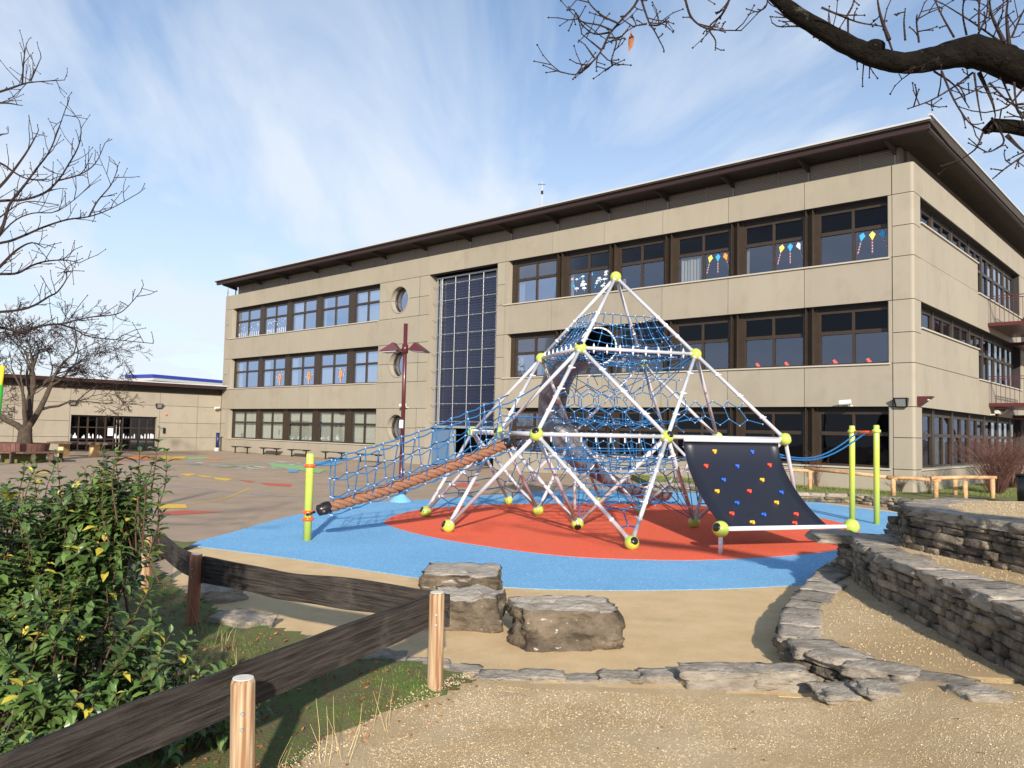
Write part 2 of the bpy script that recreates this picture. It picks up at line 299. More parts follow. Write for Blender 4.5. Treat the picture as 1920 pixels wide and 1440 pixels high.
# painted markings on the asphalt
def marks():
    B={k:MB() for k in m_mark}
    def poly(k,L,z=.006):
        P=PX(L); n=len(P); B[k].add([(p.x,p.y,z) for p in P],[tuple(range(n))])
    def line(k,L,w,z=.0045):
        P=spl(L,5); 
        for a,c in zip(P,P[1:]):
            d=(c-a); d.z=0
            if d.length<1e-4: continue
            nn=Vector((-d.y,d.x,0)).normalized()*w/2
            B[k].add([(q.x,q.y,z) for q in (a-nn,c-nn,c+nn,a+nn)],[(0,1,2,3)])
    z0=.003
    for L,k in [([(232,857),(262,854),(300,855),(296,859),(240,861)],'orange'),([(300,854),(352,856),(350,859.5),(306,860)],'yellow'),([(352,857),(395,858),(380,861),(342,861)],'green'),([(395,859),(424,859.5),(400,862),(380,862)],'orange'),([(215,862),(260,860.5),(300,862),(262,864),(220,864)],'red'),([(300,861),(350,862),(320,864)],'orange'),([(225,865),(270,864.5),(262,867)],'blue')]: poly(k,L,.006)
    random.seed(3)
    for i in range(34):
        x=random.uniform(345,560); y=864+random.uniform(0,17)*(1-.3*abs(x-450)/110); w=random.uniform(15,60)
        line(random.choice(['white','white','green','blue','white']),[(x,y),(x+w*.4,y+random.uniform(-1,1.6)),(x+w,y+random.uniform(-.5,2.6))],random.uniform(.08,.26),.0045+.0003*i)
    poly('blue',[(585,867),(612,865),(642,868),(630,873),(600,874)],.02)
    poly('green',[(500,868),(560,873),(612,882),(598,888),(560,882),(510,876)],.0165)
    poly('blue',[(540,880),(560,881),(558,886),(541,886)],.018)
    for L in ([(335,889),(362,888),(366,890),(352,893)],[(366,890.5),(392,893),(402,895.5),(382,895)],[(400,895),(428,897),(436,899),(424,902),(404,899)]): poly('yellow',L,.006)
    poly('red',[(445,900),(478,902),(470,905)],.006); poly('red',[(486,905),(548,908),(545,913),(500,910)],.006)
    poly('yellow',[(283,950),(300,945),(348,946),(352,953),(300,954)],.007)
    poly('red',[(290,962),(340,957),(424,960),(330,966)],.006)
    poly('red',[(840,912),(868,905),(900,909),(880,914)],.006)
    poly('yellow',[(70,884),(95,885),(92,887.5),(72,887)],.006); poly('green',[(50,880),(75,882),(60,884)],.006)
    line('blue',[(260,905),(360,915),(450,925),(560,932),(640,930)],.05,.0046); line('blue',[(560,905),(680,912),(800,925),(930,932),(1010,926)],.05,.0049)
    line('white',[(640,885),(760,900),(900,905),(1000,900)],.04,.0052); line('yellow',[(470,915),(420,935),(360,945)],.05,.0055)
    for k,bb in B.items():
        o=bb.build('painted_marking',m_mark[k],asph)
marks()
# ------------------------------------------------------------------ building frame
TH=R_(-42.4493); C0=Vector((12.5194,24.5186,0)); uF=Vector((math.cos(TH),math.sin(TH),0)); uR=Vector((-uF.y,uF.x,0)); ZZ=Vector((0,0,1))
def FB(t,o,z): return C0-uF*t-uR*o+ZZ*z          # t along the front, o outward
def FR(r,o,z): return C0+uR*r+uF*o+ZZ*z          # right face
def FWg(w,o,z): return C0-uF*43.9-uR*w+uF*o+ZZ*z  # wing
s1,h1,s2,h2,s3,h3,PT=.89,2.85,4.23,6.24,7.63,9.65,10.62
bld=empty('school_building',C0,'three storey beige panelled school building with bronze window bands and broad dark eaves','building')
g=.022
def panels(b,fn,ts,zs,skip,th=.05,o=0):
    for a,c in zip(ts,ts[1:]):
        for z0,z1 in zip(zs,zs[1:]):
            if skip((a+c)/2,(z0+z1)/2): continue
            b.boxf(fn,a+g/2,c-g/2,o-th,o,z0+g/2,z1-g/2)
cl=MB(); rows=[0.0,s1,h1,s2,h2,s3,h3,PT]
L_t=[26.88,30.1,33.37,36.7,39.9,43.3]; Rt=[.65,3.48,6.32,9.12,11.94,14.72,17.53]
for T in (L_t,Rt):
    for z0,z1 in ((0,s1),(h1,s2),(h2,s3),(h3,PT)): panels(cl,FB,T,[z0,z1],lambda a,z:False)
# narrow pieces beside window bands
for z0,z1 in ((s1,h1),(s2,h2),(s3,h3)):
    zm=(z0+z1)/2
    for a,c in ((42.86,43.3),(17.36,17.53),(.65,.755)): cl.boxf(FB,a,c,-.05,0,z0+g/2,z1-g/2)
for z0,z1 in zip([0,s1,1.88,h1,s2,5.2,h2,s3,8.6,h3,PT],[s1,1.88,h1,s2,5.2,h2,s3,8.6,h3,PT]):
    cl.boxf(FB,43.3+g,43.86,-.05,0,z0+g/2,z1-g/2)
    cl.boxf(FB,22.86,23.55-g/2,-.05,0,z0+g/2,z1-g/2)
    if z0<9.6: cl.boxf(FB,17.53+g,18.03,-.05,0,z0+g/2,z1-g/2)
for a,c in ((17.53,20.27),(20.27,22.86)): cl.boxf(FB,a+g/2,c-g/2,-.05,0,h3+g/2,PT-g/2)
# panels with round windows (between t=23.55 and 26.88)
CIR=[(25.15,1.84,.69),(25.15,5.2,.70),(25.15,8.6,.70)]
for z0,z1 in ((0,s1),(h1,s2),(h2,s3),(h3,PT)): cl.boxf(FB,23.55+g/2,26.88-g/2,-.05,0,z0+g/2,z1-g/2)
n=32
for (tc_,zc,r),(z0,z1) in zip(CIR,((s1,h1),(s2,h2),(s3,h3))):
    for half,(za,zb) in enumerate(((z0+g/2,zc-g/2),(zc+g/2,z1-g/2))):
        ta,tb=23.55+g/2,26.88-g/2; vs=[]; fs=[]
        N_=24
        for i in range(N_+1):
            a=math.pi*i/N_; x=math.cos(a)*r; z=math.sin(a)*r*(1 if half else -1)
            z=max(z,g/2) if half else min(z,-g/2)
            ang=math.pi*i/N_; dx,dz=math.cos(ang),math.sin(ang)
            k=min((1.665/abs(dx)) if abs(dx)>1e-6 else 99,((zb-zc) if half else (zc-za))/max(dz,1e-6))
            ox=dx*k; oz=dz*k*(1 if half else -1); oz=max(oz,g/2) if half else min(oz,-g/2)
            for O in (0,-.4): vs.append(FB(tc_+x,O,zc+z))
            vs.append(FB(min(max(tc_+ox,ta),tb),0,zc+oz))
        for i in range(N_): fs+= [(3*i,3*i+3,3*i+5,3*i+2),(3*i,3*i+1,3*i+4,3*i+3)]
        for i in range(N_):   # corner fill
            pass
        cl.add(vs,fs)
        # corners
        for sx,tt in ((1,tb),(-1,ta)):
            zz=zb if half else za; ez=abs(zz-zc)
            # find neighbours where ray crosses from side to top
            a0=math.atan2(ez,1.665); i=int(a0/(math.pi/N_)); 
            if sx>0: i0,i1=i,i+1
            else: i0,i1=N_-i,N_-i-1
            base=len(cl.v)-3*(N_+1) if sx>0 else len(cl.v)-3*(N_+1)-3
            p0=Vector(cl.v[base+3*i0+2]); p1=Vector(cl.v[base+3*i1+2]); cl.add([p0,FB(tt,0,zz),p1],[(0,1,2)])
# right face panels
for z0,z1 in ((0,s1),(h1,s2),(h3,PT)): panels(cl,FR,[.73,8.4,16.8,24],[z0,z1],lambda a,z:False)
cl.boxf(FR,.73,8.4-g,-.05,0,h2+g/2,s3); cl.boxf(FR,8.4,16.8,-.05,0,h2+g/2,s3-g/2)
cl.boxf(FR,.73,8.4-.002,-.05,0,s2+g/2,5.4); cl.boxf(FR,.73,8.4-.002,-.05,0,s3+g/2,8.8)
cl.boxf(FR,16.8,24,-.05,0,s2+g/2,h2-g/2); cl.boxf(FR,16.8,24,-.05,0,s3+g/2,h3-g/2); cl.boxf(FR,18.3,24,-.05,0,s1+g/2,h1-g/2)
# rounded corner
def corner(b,z0,z1):
    rc=.1; pts=[]
    P=[(.65-g,0)]+[(rc-rc*math.sin(a),-(rc-rc*math.cos(a))) for a in [i*math.pi/2/6 for i in range(7)]]
    pl=[FB(t,o,0) for t,o in P]+[FR(.73,0,0),FR(.73,-.3,0),FB(.65-g,-.3,0)]
    b.prism([(p.x,p.y) for p in pl],z0+g/2,z1-g/2)
for z0,z1 in zip([0,s1,1.88,h1,s2,5.2,h2,s3,8.62,h3],[s1,1.88,h1,s2,5.2,h2,s3,8.62,h3,PT]): corner(cl,z0,z1)
cl.build('wall',m_clad,bld)
# dark backing behind joints + interior slabs
bk=MB()
for z0,z1 in ((0,s1),(h1,s2),(h2,s3),(h3,PT)):
    bk.boxf(FB,26.9,43.8,-.32,-.052,z0,z1-.003); bk.boxf(FB,.6,17.52,-.32,-.052,z0,z1-.003); bk.boxf(FR,.6,23.9,-.32,-.052,z0,z1-.003)
bk.boxf(FB,42.9,43.82,-.32,-.053,0,PT-.01); bk.boxf(FB,17.37,17.99,-.8,-.053,0,PT-.01); bk.boxf(FB,22.9,23.54,-.8,-.053,0,PT-.01); bk.boxf(FB,17.4,22.9,-.32,-.054,9.64,PT-.01)
bk.boxf(FR,16.8,23.9,-.32,-.053,0,PT-.01); bk.boxf(FR,.75,8.38,-.32,-.053,s2,5.39); bk.boxf(FR,.75,8.38,-.32,-.053,s3,8.79)
bk.boxf(FB,23.5,26.9,-3.2,-3.0,0,PT); bk.boxf(FB,26.5,26.92,-.9,-.06,0,PT-.01); bk.boxf(FB,23.5,23.62,-.9,-.06,0,PT-.01)
bk.boxf(FB,43.8,43.86,-12,-.06,0,PT-.01)
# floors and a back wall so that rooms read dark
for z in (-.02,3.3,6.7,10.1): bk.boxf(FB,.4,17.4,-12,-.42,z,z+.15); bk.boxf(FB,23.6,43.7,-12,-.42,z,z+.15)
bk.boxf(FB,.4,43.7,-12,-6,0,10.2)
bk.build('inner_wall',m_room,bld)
m_reveal=mat('reveal_beige',(.42,.33,.19),.7)
rv=[(22.84,22.9,-.75,-.05,0,9.63),(17.97,18.03,-.75,-.05,0,9.63)]
for z0,z1 in ((s1,h1),(s2,h2),(s3,h3)):
    for a in (42.84,17.34,.74): rv.append((a,a+.05,-.41,-.05,z0,z1))
    rv.append((26.84,26.9,-.41,-.05,z0,z1))
each('reveal',m_clad,bld,rv,FB)
# sills
si=[]
for z in (s1,s2,s3): si+=[(FB,26.95,43.2,-.3,.06,z-.035,z+.012),(FB,.7,17.6,-.3,.06,z-.035,z+.012)]
for r0,r1,z in ((.7,8.4,5.4),(8.4,16.8,s2),(.7,8.4,8.8),(8.4,16.8,s3),(.7,18.3,s1)): si.append((FR,r0,r1,-.3,.06,z-.035,z+.012))
each('window_sill',m_sill,bld,si)
# windows
def window(fn,a0,a1,z0,z1,cols=2,split=.6,curt=None,dark_up=True,dep_=.3,top=.15,blind=None,stk=None,fw=.085,glass=None):
    w=a1-a0; b=MB(); zt=z1-top
    o0,o1=-dep_-.08,-dep_
    b.boxf(fn,a0,a0+fw,o0,o1,z0,zt); b.boxf(fn,a1-fw,a1,o0,o1,z0,zt); b.boxf(fn,a0+fw,a1-fw,o0,o1,z0,z0+fw); b.boxf(fn,a0+fw,a1-fw,o0,o1,zt-fw,zt)
    b.boxf(fn,a0,a1,o0,o1,zt+.001,z1,1)  # dark strip under the head: the reveal's shadow put in as colour
    zs=z0+(zt-z0)*split if split else None
    if zs: b.boxf(fn,a0+fw,a1-fw,o0,o1+.015,zs-fw*.7,zs+fw*.7)
    for i in range(1,cols):
        x=a0+w*i/cols; b.boxf(fn,x-fw*.5,x+fw*.5,o0,o1+.008,z0+fw,zt-fw)
    o=b.build('window',[m_frame,m_dark],bld)
    gl=MB(); oo=o0+.03
    if zs:
        gl.add([fn(a0+fw,oo,z0+fw),fn(a1-fw,oo,z0+fw),fn(a1-fw,oo,zs),fn(a0+fw,oo,zs)],[(0,1,2,3)],0)
        gl.add([fn(a0+fw,oo,zs),fn(a1-fw,oo,zs),fn(a1-fw,oo,zt-fw),fn(a0+fw,oo,zt-fw)],[(0,1,2,3)],1)
    else: gl.add([fn(a0+fw,oo,z0+fw),fn(a1-fw,oo,z0+fw),fn(a1-fw,oo,zt-fw),fn(a0+fw,oo,zt-fw)],[(0,1,2,3)],0)
    gl.build('pane',[glass or m_glass,(m_glassd if dark_up else (glass or m_glass))],o)
    if curt:
        cb=MB()
        for c0,c1,cz0,cz1 in curt:
            x0=a0+w*c0; x1=a0+w*c1; za=z0+(zt-z0)*cz0; zb=z0+(zt-z0)*cz1; k=max(6,int((x1-x0)/.035)); vs=[]
            for i in range(k+1):
                u=i/k; xx=x0+(x1-x0)*u; off=o0-.08+.03*math.sin(i*1.7)+.012*math.sin(i*.6+c0*9)
                vs+= [fn(xx,off,za),fn(xx,off,zb)]
            cb.add(vs,[(2*i,2*i+2,2*i+3,2*i+1) for i in range(k)])
        cb.build('curtain',m_curt,o)
    if stk: stk(o,fn,a0,a1,z0,zt,o1,w)
    return o
def sticker(par,fn,oo,shapes):
    mats=[m_cyan,m_stw,m_sty,m_str,m_sto,m_black]; b=MB()
    for mi,pts in shapes:
        n_=len(pts); vs=[fn(a,oo,z) for a,z in pts]+[fn(a,oo-.004,z) for a,z in pts]
        b.add(vs,[tuple(range(n_)),tuple(range(2*n_-1,n_-1,-1))]+[(i,(i+1)%n_,n_+(i+1)%n_,n_+i) for i in range(n_)],mi)
    b.build('window_decoration',mats,par)
def kite(x,z,s,c,tilt,tail=1):
    ca,sa=math.cos(tilt),math.sin(tilt); rot=lambda a,b_:(x+a*ca-b_*sa,z+a*sa+b_*ca)
    out=[(c,[rot(*p) for p in ((-.6*s,.25*s),(0,-.9*s),(.6*s,.25*s),(0,.9*s))])]
    for i in range(9):
        yy=-1.1*s-i*s*.28; out.append((tail if i%2 else 3,[rot(*p) for p in ((-.12*s,yy),(.12*s,yy-.05*s),(.1*s,yy+.1*s),(-.12*s,yy+.12*s))]))
    return out
def umbrella(x,z,s,c):
    a=[(x+s*math.cos(math.pi*i/8),z+s*.75*math.sin(math.pi*i/8)) for i in range(9)]
    return [(c,a),(c,[(x-.04*s,z),(x+.06*s,z),(x+.06*s,z-.8*s),(x-.04*s,z-.8*s)])]
def drop(x,z,s,c): return [(c,[(x,z+s),(x-.4*s,z-.1*s),(x,z-.5*s),(x+.4*s,z-.1*s)])]
def dot(x,z,s,c): return [(c,[(x+s*math.cos(i*math.pi/3),z+s*math.sin(i*math.pi/3)) for i in range(6)])]
# NB: on the front, larger t lies further left in the picture
def kites(cols,lo=True,frac=.24):
    def f(o,fn,a0,a1,z0,zt,o1,w):
        sh=[]; 
        for i,c in enumerate(cols): sh+=kite(a0+w*frac-w*.14*(i-1)*1.0,z0+.86,.17,c,(-.25,0,.3)[i]*-1)
        sticker(o,fn,o1-.03,sh)
    return f
def umbs(o,fn,a0,a1,z0,zt,o1,w):
    random.seed(11); sh=[]
    for cx in (.26,.75):
        for i in range(15):
            x=a0+w*(cx+random.uniform(-.17,.17)); z=z0+.3+random.uniform(0,.62)
            sh+= umbrella(x,z,random.uniform(.06,.13),1) if i%3 else drop(x,z,random.uniform(.07,.12),0)
    sticker(o,fn,o1-.03,sh)
def snow(o,fn,a0,a1,z0,zt,o1,w):
    random.seed(int(a0*10)); sh=[]
    for i in range(26): sh+=dot(a0+w*random.uniform(.08,.92),z0+.15+random.uniform(0,.85),random.uniform(.015,.05),1)
    for i in range(10): x=a0+w*(.08+.088*i); sh.append((1,[(x,z0+.1),(x+.06,z0+.1),(x+.06,z0+.34),(x+.03,z0+.4),(x,z0+.34)]))
    sticker(o,fn,o1-.03,sh)
def treest(colr):
    def f(o,fn,a0,a1,z0,zt,o1,w):
        random.seed(int(a0)); sh=[]; x=a0+w*.25
        sh.append((colr,[(x-.05,z0+.15),(x+.05,z0+.15),(x+.03,z0+.5),(x-.03,z0+.5)]))
        for i in range(10):
            a=2*math.pi*i/10; sh.append((colr,[(x+.03*math.cos(a),z0+.66+.03*math.sin(a)),(x+.17*math.cos(a-.25),z0+.66+.2*math.sin(a-.25)),(x+.17*math.cos(a+.25),z0+.66+.2*math.sin(a+.25))]))
        for i in range(14): a=random.uniform(0,6.3); r=random.uniform(.25,.4); sh+=dot(x+r*math.cos(a),z0+.68+r*.9*math.sin(a),.03,(0,2,3,1)[i%4])
        sticker(o,fn,o1-.03,sh)
    return f
def kids(o,fn,a0,a1,z0,zt,o1,w):
    sh=[]
    for cx in (.25,.72):
        x=a0+w*cx; sh.append((3,[(x,z0+.1),(x+.13,z0+.09),(x+.19,z0+.2),(x+.11,z0+.23)]))
    sticker(o,fn,o1-.03,sh)
full=[(.03,.97,.02,.98)]
Lw=[(26.98+.1,29.42),(29.98,32.7),(33.25,35.95),(36.48,39.19),(39.69,42.75)]   # right to left
side=lambda k:[(.0+k,.16+k,.0,.98)]
for fl,(z0,z1) in enumerate(((s1,h1),(s2,h2),(s3,h3))):
    for i,(a,c) in enumerate(Lw):
        cu=None; st=None
        if fl==0: cu=full
        elif i==0: cu=full
        elif fl==2: cu=[(.9-.0,1-.04,.05,.98)] if i!=2 else [(.52,.96,.0,.98)]
        else: cu=[(.6,.96,.02,.6)] if i==1 else [(.75,.96,.0,.98)]
        if fl==2 and i>=3: st=snow; cu=None
        if fl==1 and i in (1,2,3): st=treest(4)
        window(FB,a,c,z0,z1,curt=cu,dark_up=False,stk=st,glass=(m_glassl if fl else glassmat('curtained_glass',(.5,.6,.7),.06,(.72,.75,.72)) if fl==0 and i==0 else (bpy.data.materials.get('curtained_glass') if fl==0 else None)))
Rw=[(.79,3.11),(3.57,5.84),(6.36,8.63),(9.15,11.35),(11.78,14.07),(14.64,17.08)]
for fl,(z0,z1) in enumerate(((s1,h1),(s2,h2),(s3,h3))):
    for i,(a,c) in enumerate(Rw):
        st=None; cu=None
        if fl==2: st=[kites((0,2,0)),kites((2,0,1)),kites((2,0,4)),None,umbs,None][i]; cu=[None,[(.94,.99,0,.62)],[(.52,.96,0,.6)],[(.9,.97,0,.3)],[(.9,.97,0,.6)],[(.84,.97,0,.6)]][i]
        if fl==1: st=kids if i<2 else None; cu=[None,None,None,[(.88,.97,0,.6)],None,[(.84,.97,0,.6)]][i]
        window(FB,a,c,z0,z1,curt=cu,dark_up=True,stk=st,glass=(m_glassd if fl==0 else None))
mu=[]   # bronze mullion blocks between windows
for z0,z1 in ((s1,h1),(s2,h2),(s3,h3)):
    for W in (Lw,Rw):
        for (a,c),(d,e) in zip(W,W[1:]):
            b=MB(); b.boxf(FB,c+.002,d-.002,-.39,-.28,z0+.012,z1)
            if W is Rw: 
                for q in ((c+d)/2-.12,(c+d)/2+.12): b.boxf(FB,q-.012,q+.012,-.283,-.07,z0+.05,z1-.02)
            b.build('mullion',m_frame,bld)
    mu+=[(42.76,42.84,-.39,-.28,z0+.012,z1),(26.9,27.07,-.39,-.28,z0+.012,z1),(17.09,17.34,-.39,-.28,z0+.012,z1)]
each('mullion',m_frame,bld,mu,FB)
# round windows
for tc_,zc,r in CIR:
    b=MB(); k=28
    for ri,ro,o0,o1 in ((r-.075,r-.005,-.38,-.28),):
        vs=[]; 
        for i in range(k):
            a=2*math.pi*i/k
            for rr,oo in ((ri,o0),(ro,o0),(ro,o1),(ri,o1)): vs.append(FB(tc_+rr*math.cos(a),oo,zc+rr*math.sin(a)))
        b.add(vs,[(4*i+j,4*((i+1)%k)+j,4*((i+1)%k)+(j+1)%4,4*i+(j+1)%4) for i in range(k) for j in range(4)])
    vs=[]   # flange on the facade
    for i in range(k):
        a=2*math.pi*i/k
        for rr,oo in ((r-.012,-.02),(r+.045,.003),(r+.045,.02),(r-.012,.02)): vs.append(FB(tc_+rr*math.cos(a),oo,zc+rr*math.sin(a)))
    b.add(vs,[(4*i+j,4*((i+1)%k)+j,4*((i+1)%k)+(j+1)%4,4*i+(j+1)%4) for i in range(k) for j in range(4)],1)
    o=b.build('round_window',[m_frame,m_clad],bld,True)
    b=MB(); b.add([FB(tc_+(r-.05)*math.cos(2*math.pi*i/k),-.34,zc+(r-.05)*math.sin(2*math.pi*i/k)) for i in range(k)],[tuple(range(k))]); b.build('pane',m_glass,o)
# stair tower glazing with rods
b=MB(); b.boxf(FB,18.03,22.84,-.9,-.6,1.95,9.62); tw=b.build('stair_glazing',m_lou,bld)
b=MB(); z=2.2
while z<9.2: b.boxf(FB,18.25,22.3,-.6,-.57,z,z+.05); z+=.13
b.build('louvre',m_lou,tw)
b=MB()
for t in (18.2,22.42,22.68): b.boxf(FB,t-.035,t+.035,-.5,-.42,1.95,9.45)
b.boxf(FB,18.05,22.83,-.5,-.42,9.45,9.53); b.boxf(FB,18.05,22.83,-.55,-.3,1.88,2.0)
b.build('steel_frame',m_steel,tw)
b=MB(); ht=[18.3,19.19,20.17,21.14,22.1]; hz=[2.2,3.08,3.95,4.82,5.68,6.56,7.41,8.26,9.1]
for t in ht: b.tube([FB(t,-.25,2.0),FB(t,-.25,9.4)],.013,5)
for z in hz:
    b.tube([FB(18.1,-.22,z),FB(22.75,-.22,z)],.013,5)
    for t in ht:
        for q in (.22,.44,.7): b.octa(FB(t,-.235,z+q*.85),.035) if z<9 else None
        b.octa(FB(t-.3,-.22,z),.04)
b.build('rod_grid',m_rod,tw)
# entrance below
b=MB(); b.boxf(FB,18.03,22.84,-2.6,-2.5,0,1.9); b.build('entrance_wall',m_room,bld)
b=MB(); b.boxf(FB,21.5,22.8,-.55,-.45,0.05,1.85); d=b.build('entrance_door',m_bluepan,bld)
b=MB(); b.boxf(FB,21.1,21.5,-.5,-.46,.05,1.85); b.build('door_leaf',m_steel,d)
# attic band + roof
b=MB(); b.boxf(FB,.5,43.0,-.8,-.42,PT+.001,11.3); b.boxf(FR,.9,23,-.8,-.42,PT+.001,11.3); at=b.build('attic_band',m_attic,bld)
b=MB()
for t in L_t+[23.55,20.27]+Rt: b.boxf(FB,t-.03,t+.03,-.42,-.36,PT+.001,11.3)
for i in range(120):
    z=PT+.04+(i%12)*.036
for k in range(12): b.boxf(FB,.52,42.98,-.42,-.405,PT+.03+k*.05,PT+.055+k*.05)
for t in [x+1.1 for x in L_t+[23.55,20.27]+Rt[:-1]]: b.boxf(FB,t-.015,t+.015,-.42,-.38,PT+.001,11.3)
b.build('attic_rib',mat('attic_rib',(.34,.31,.27),.5,metal=.2),at)
b=MB(); b.boxf(FB,-.0,43.85,-.42,-.06,PT-.02,PT-.008); b.build('parapet_top',m_sill,bld)
roof=MB()
T0,T1=-.75,43.6
# tapering slab: thin at the eave edge, soffit deepening to the wall
def rp(t,o,z): return FB(t,o,z)
roof.hexa([rp(T0,1.0,11.42),rp(T1,1.0,11.42),rp(T1,-1.2,11.3),rp(T0,-1.2,11.3),rp(T0,1.0,11.5),rp(T1,1.0,11.5),rp(T1,-1.2,11.62),rp(T0,-1.2,11.62)])
roof.hexa([rp(T0,-1.2,11.3),rp(T1,-1.2,11.3),rp(T1,-23,11.3),rp(T0,-23,11.3),rp(T0,-1.2,11.62),rp(T1,-1.2,11.62),rp(T1,-23,11.62),rp(T0,-23,11.62)])
rf=roof.build('roof',m_soffit,bld)
b=MB(); b.boxf(FB,T0+.05,T1-.05,.75,.9,11.24,11.41)
b.boxf(FB,T0+.05,T0+.15,-22.9,.74,11.22,11.295); b.build('fascia',m_fascia,rf)
b=MB(); b.boxf(FB,T0-.02,T1+.02,.96,1.04,11.47,11.53); b.boxf(FB,T0-.04,T0+.05,-23,.955,11.6,11.66); b.build('eave_edge',m_roofw,rf)
for t in L_t+[23.55,20.27]+Rt:
    b=MB(); b.hexa([FB(t-.03,-.5,11.02),FB(t+.03,-.5,11.02),FB(t+.03,.6,11.24),FB(t-.03,.6,11.24),FB(t-.03,-.5,11.29),FB(t+.03,-.5,11.29),FB(t+.03,.6,11.35),FB(t-.03,.6,11.35)]); b.build('eave_bracket',m_soffit,rf)
# right face windows
for k in range(3): window(FR,.76+2.55*k,.76+2.55*k+2.3,8.8,h3,cols=2,split=0,top=.1)
for k in range(3): window(FR,.76+2.55*k,.76+2.55*k+2.3,5.4,h2,cols=2,split=0,top=.1)
for z0,z1 in ((s3,h3),(s2,h2)):
    for k in range(4): window(FR,8.42+2.1*k,8.42+2.1*k+1.95,z0,z1,cols=2,split=.6,dark_up=False,curt=[(.1,.3,0,.98)] if k%2 else None)
for k in range(7): window(FR,.74+2.5*k,.74+2.5*k+2.2,s1,h1,cols=2,split=.6,dark_up=False,curt=[[(.05,.4,0,.58)],[(.1,.9,0,.58)],[(0.05,.4,0,.58)],None,None,None,None][k])
mu=[]
for k in range(7): mu.append((.74+2.5*k+2.202,.74+2.5*k+2.498,-.39,-.28,s1+.012,h1))
for zz in ((8.8,h3),(5.4,h2)):
    for k in range(3): mu.append((.76+2.55*k+2.302,.76+2.55*k+2.548,-.39,-.28,zz[0]+.012,zz[1]))
for zz in ((s3,h3),(s2,h2)):
    for k in range(4): mu.append((8.42+2.1*k+1.952,8.42+2.1*k+2.098,-.39,-.28,zz[0]+.012,zz[1]))
each('mullion',m_frame,bld,mu,FR)
# exterior stair balconies on the right face
for z in (6.62,3.36):
    b=MB(); b.boxf(FR,10.0,14.6,.02,1.4,z-.14,z); bal=b.build('balcony',m_lamp,bld)
    b=MB()
    for r in [10.02+i*.16 for i in range(29)]: b.boxf(FR,r-.008,r+.008,1.36,1.38,z,z+.95)
    for o in [.1+i*.16 for i in range(8)]: b.boxf(FR,10.02,10.036,o-.008,o+.008,z,z+.95)
    for r in (10.0,12.3,14.5): b.boxf(FR,r,r+.05,1.34,1.4,z,z+1.05)
    for q in (.95,1.05): b.boxf(FR,10.0,14.6,1.35,1.39,z+q,z+q+.03); b.boxf(FR,10.0,10.03,.02,1.34,z+q,z+q+.03)
    b.hexa([FR(10.2,1.2,z),FR(10.2,1.3,z),FR(13.5,1.3,z-1.6),FR(13.5,1.2,z-1.6),FR(10.2,1.2,z+.15),FR(10.2,1.3,z+.15),FR(13.5,1.3,z-1.45),FR(13.5,1.2,z-1.45)])
    b.build('railing',m_lamp,bal)
    b=MB(); b.boxf(FR,14.6,17.5,.02,1.4,z-.5,z-.36); b.boxf(FR,17.5,20,.02,1.4,z-.9,z-.76); b.build('stair_landing',m_lamp,bal)
# antenna
p=dep(1016,384,36); an=empty('roof_antenna',(p.x,p.y,11.3),'thin dark television antenna mast standing above the roof edge','antenna')
b=MB(); zt=dep(1016,342,p.y).z; b.tube([(p.x,p.y,11.3),(p.x,p.y,zt)],.02,5); b.build('mast',m_black,an)
b=MB(); b.tube([(p.x-.2,p.y,zt-.1),(p.x+.16,p.y+.1,zt-.05)],.01,5)
for q in (-.16,-.08,0,.08): b.tube([(p.x+q,p.y-.12,zt-.09),(p.x+q,p.y+.12,zt-.09)],.01,4)
b.tube([(p.x,p.y,zt-.55),(p.x,p.y,zt-.4)],.06,6); b.tube([(p.x,p.y,11.5),(p.x+.3,p.y,11.45)],.03,5); b.build('antenna_element',m_black,an)
# ------------------------------------------------------------------ wing
wg=empty('low_wing',FWg(6,0,0),'single storey beige wing with dark flat roof edge left of the tall building','building')
b=MB()
WJ=[-.0,1.64,4.17,6.88,9.5,12.4,15.3,18.2,21,24]; WZ=[0,.88,1.83,2.93,3.75]
for a,c in zip(WJ,WJ[1:]):
    for z0,z1 in zip(WZ,WZ[1:]):
        if a>4 and c<9.6 and z1<3: continue
        b.boxf(FWg,a+g/2,c-g/2,-.05,0,z0+g/2,z1-g/2)
b.boxf(FWg,4.17+g/2,9.5-g/2,-.05,0,2.19,2.93-g/2); 
b.boxf(FWg,4.18,4.31,-.3,-.001,0,2.185); b.boxf(FWg,9.42,9.49,-.3,-.001,0,2.185)
b.build('wall',m_clad,wg)
b=MB(); b.boxf(FWg,0,4.2,-.4,-.06,0,3.75); b.boxf(FWg,9.45,24,-.4,-.06,0,3.75); b.boxf(FWg,4.2,9.45,-.4,-.06,2.2,3.74); b.boxf(FWg,4,9.6,-6,-5,0,3); b.build('inner_wall',m_room,wg)
b=MB(); b.boxf(FWg,-.4,26,-14,.0,3.76,4.18); ro=b.build('roof',m_soffit,wg)
b=MB(); b.hexa([FWg(-.5,.7,4.16),FWg(26,.7,4.16),FWg(26,-14,4.19),FWg(-.5,-14,4.19),FWg(-.5,.7,4.36),FWg(26,.7,4.36),FWg(26,-14,4.36),FWg(-.5,-14,4.36)]); b.build('fascia',m_fascia,ro)
b=MB(); b.boxf(FWg,-.55,26.1,.62,.76,4.36,4.43); b.build('eave_edge',m_roofw,ro)
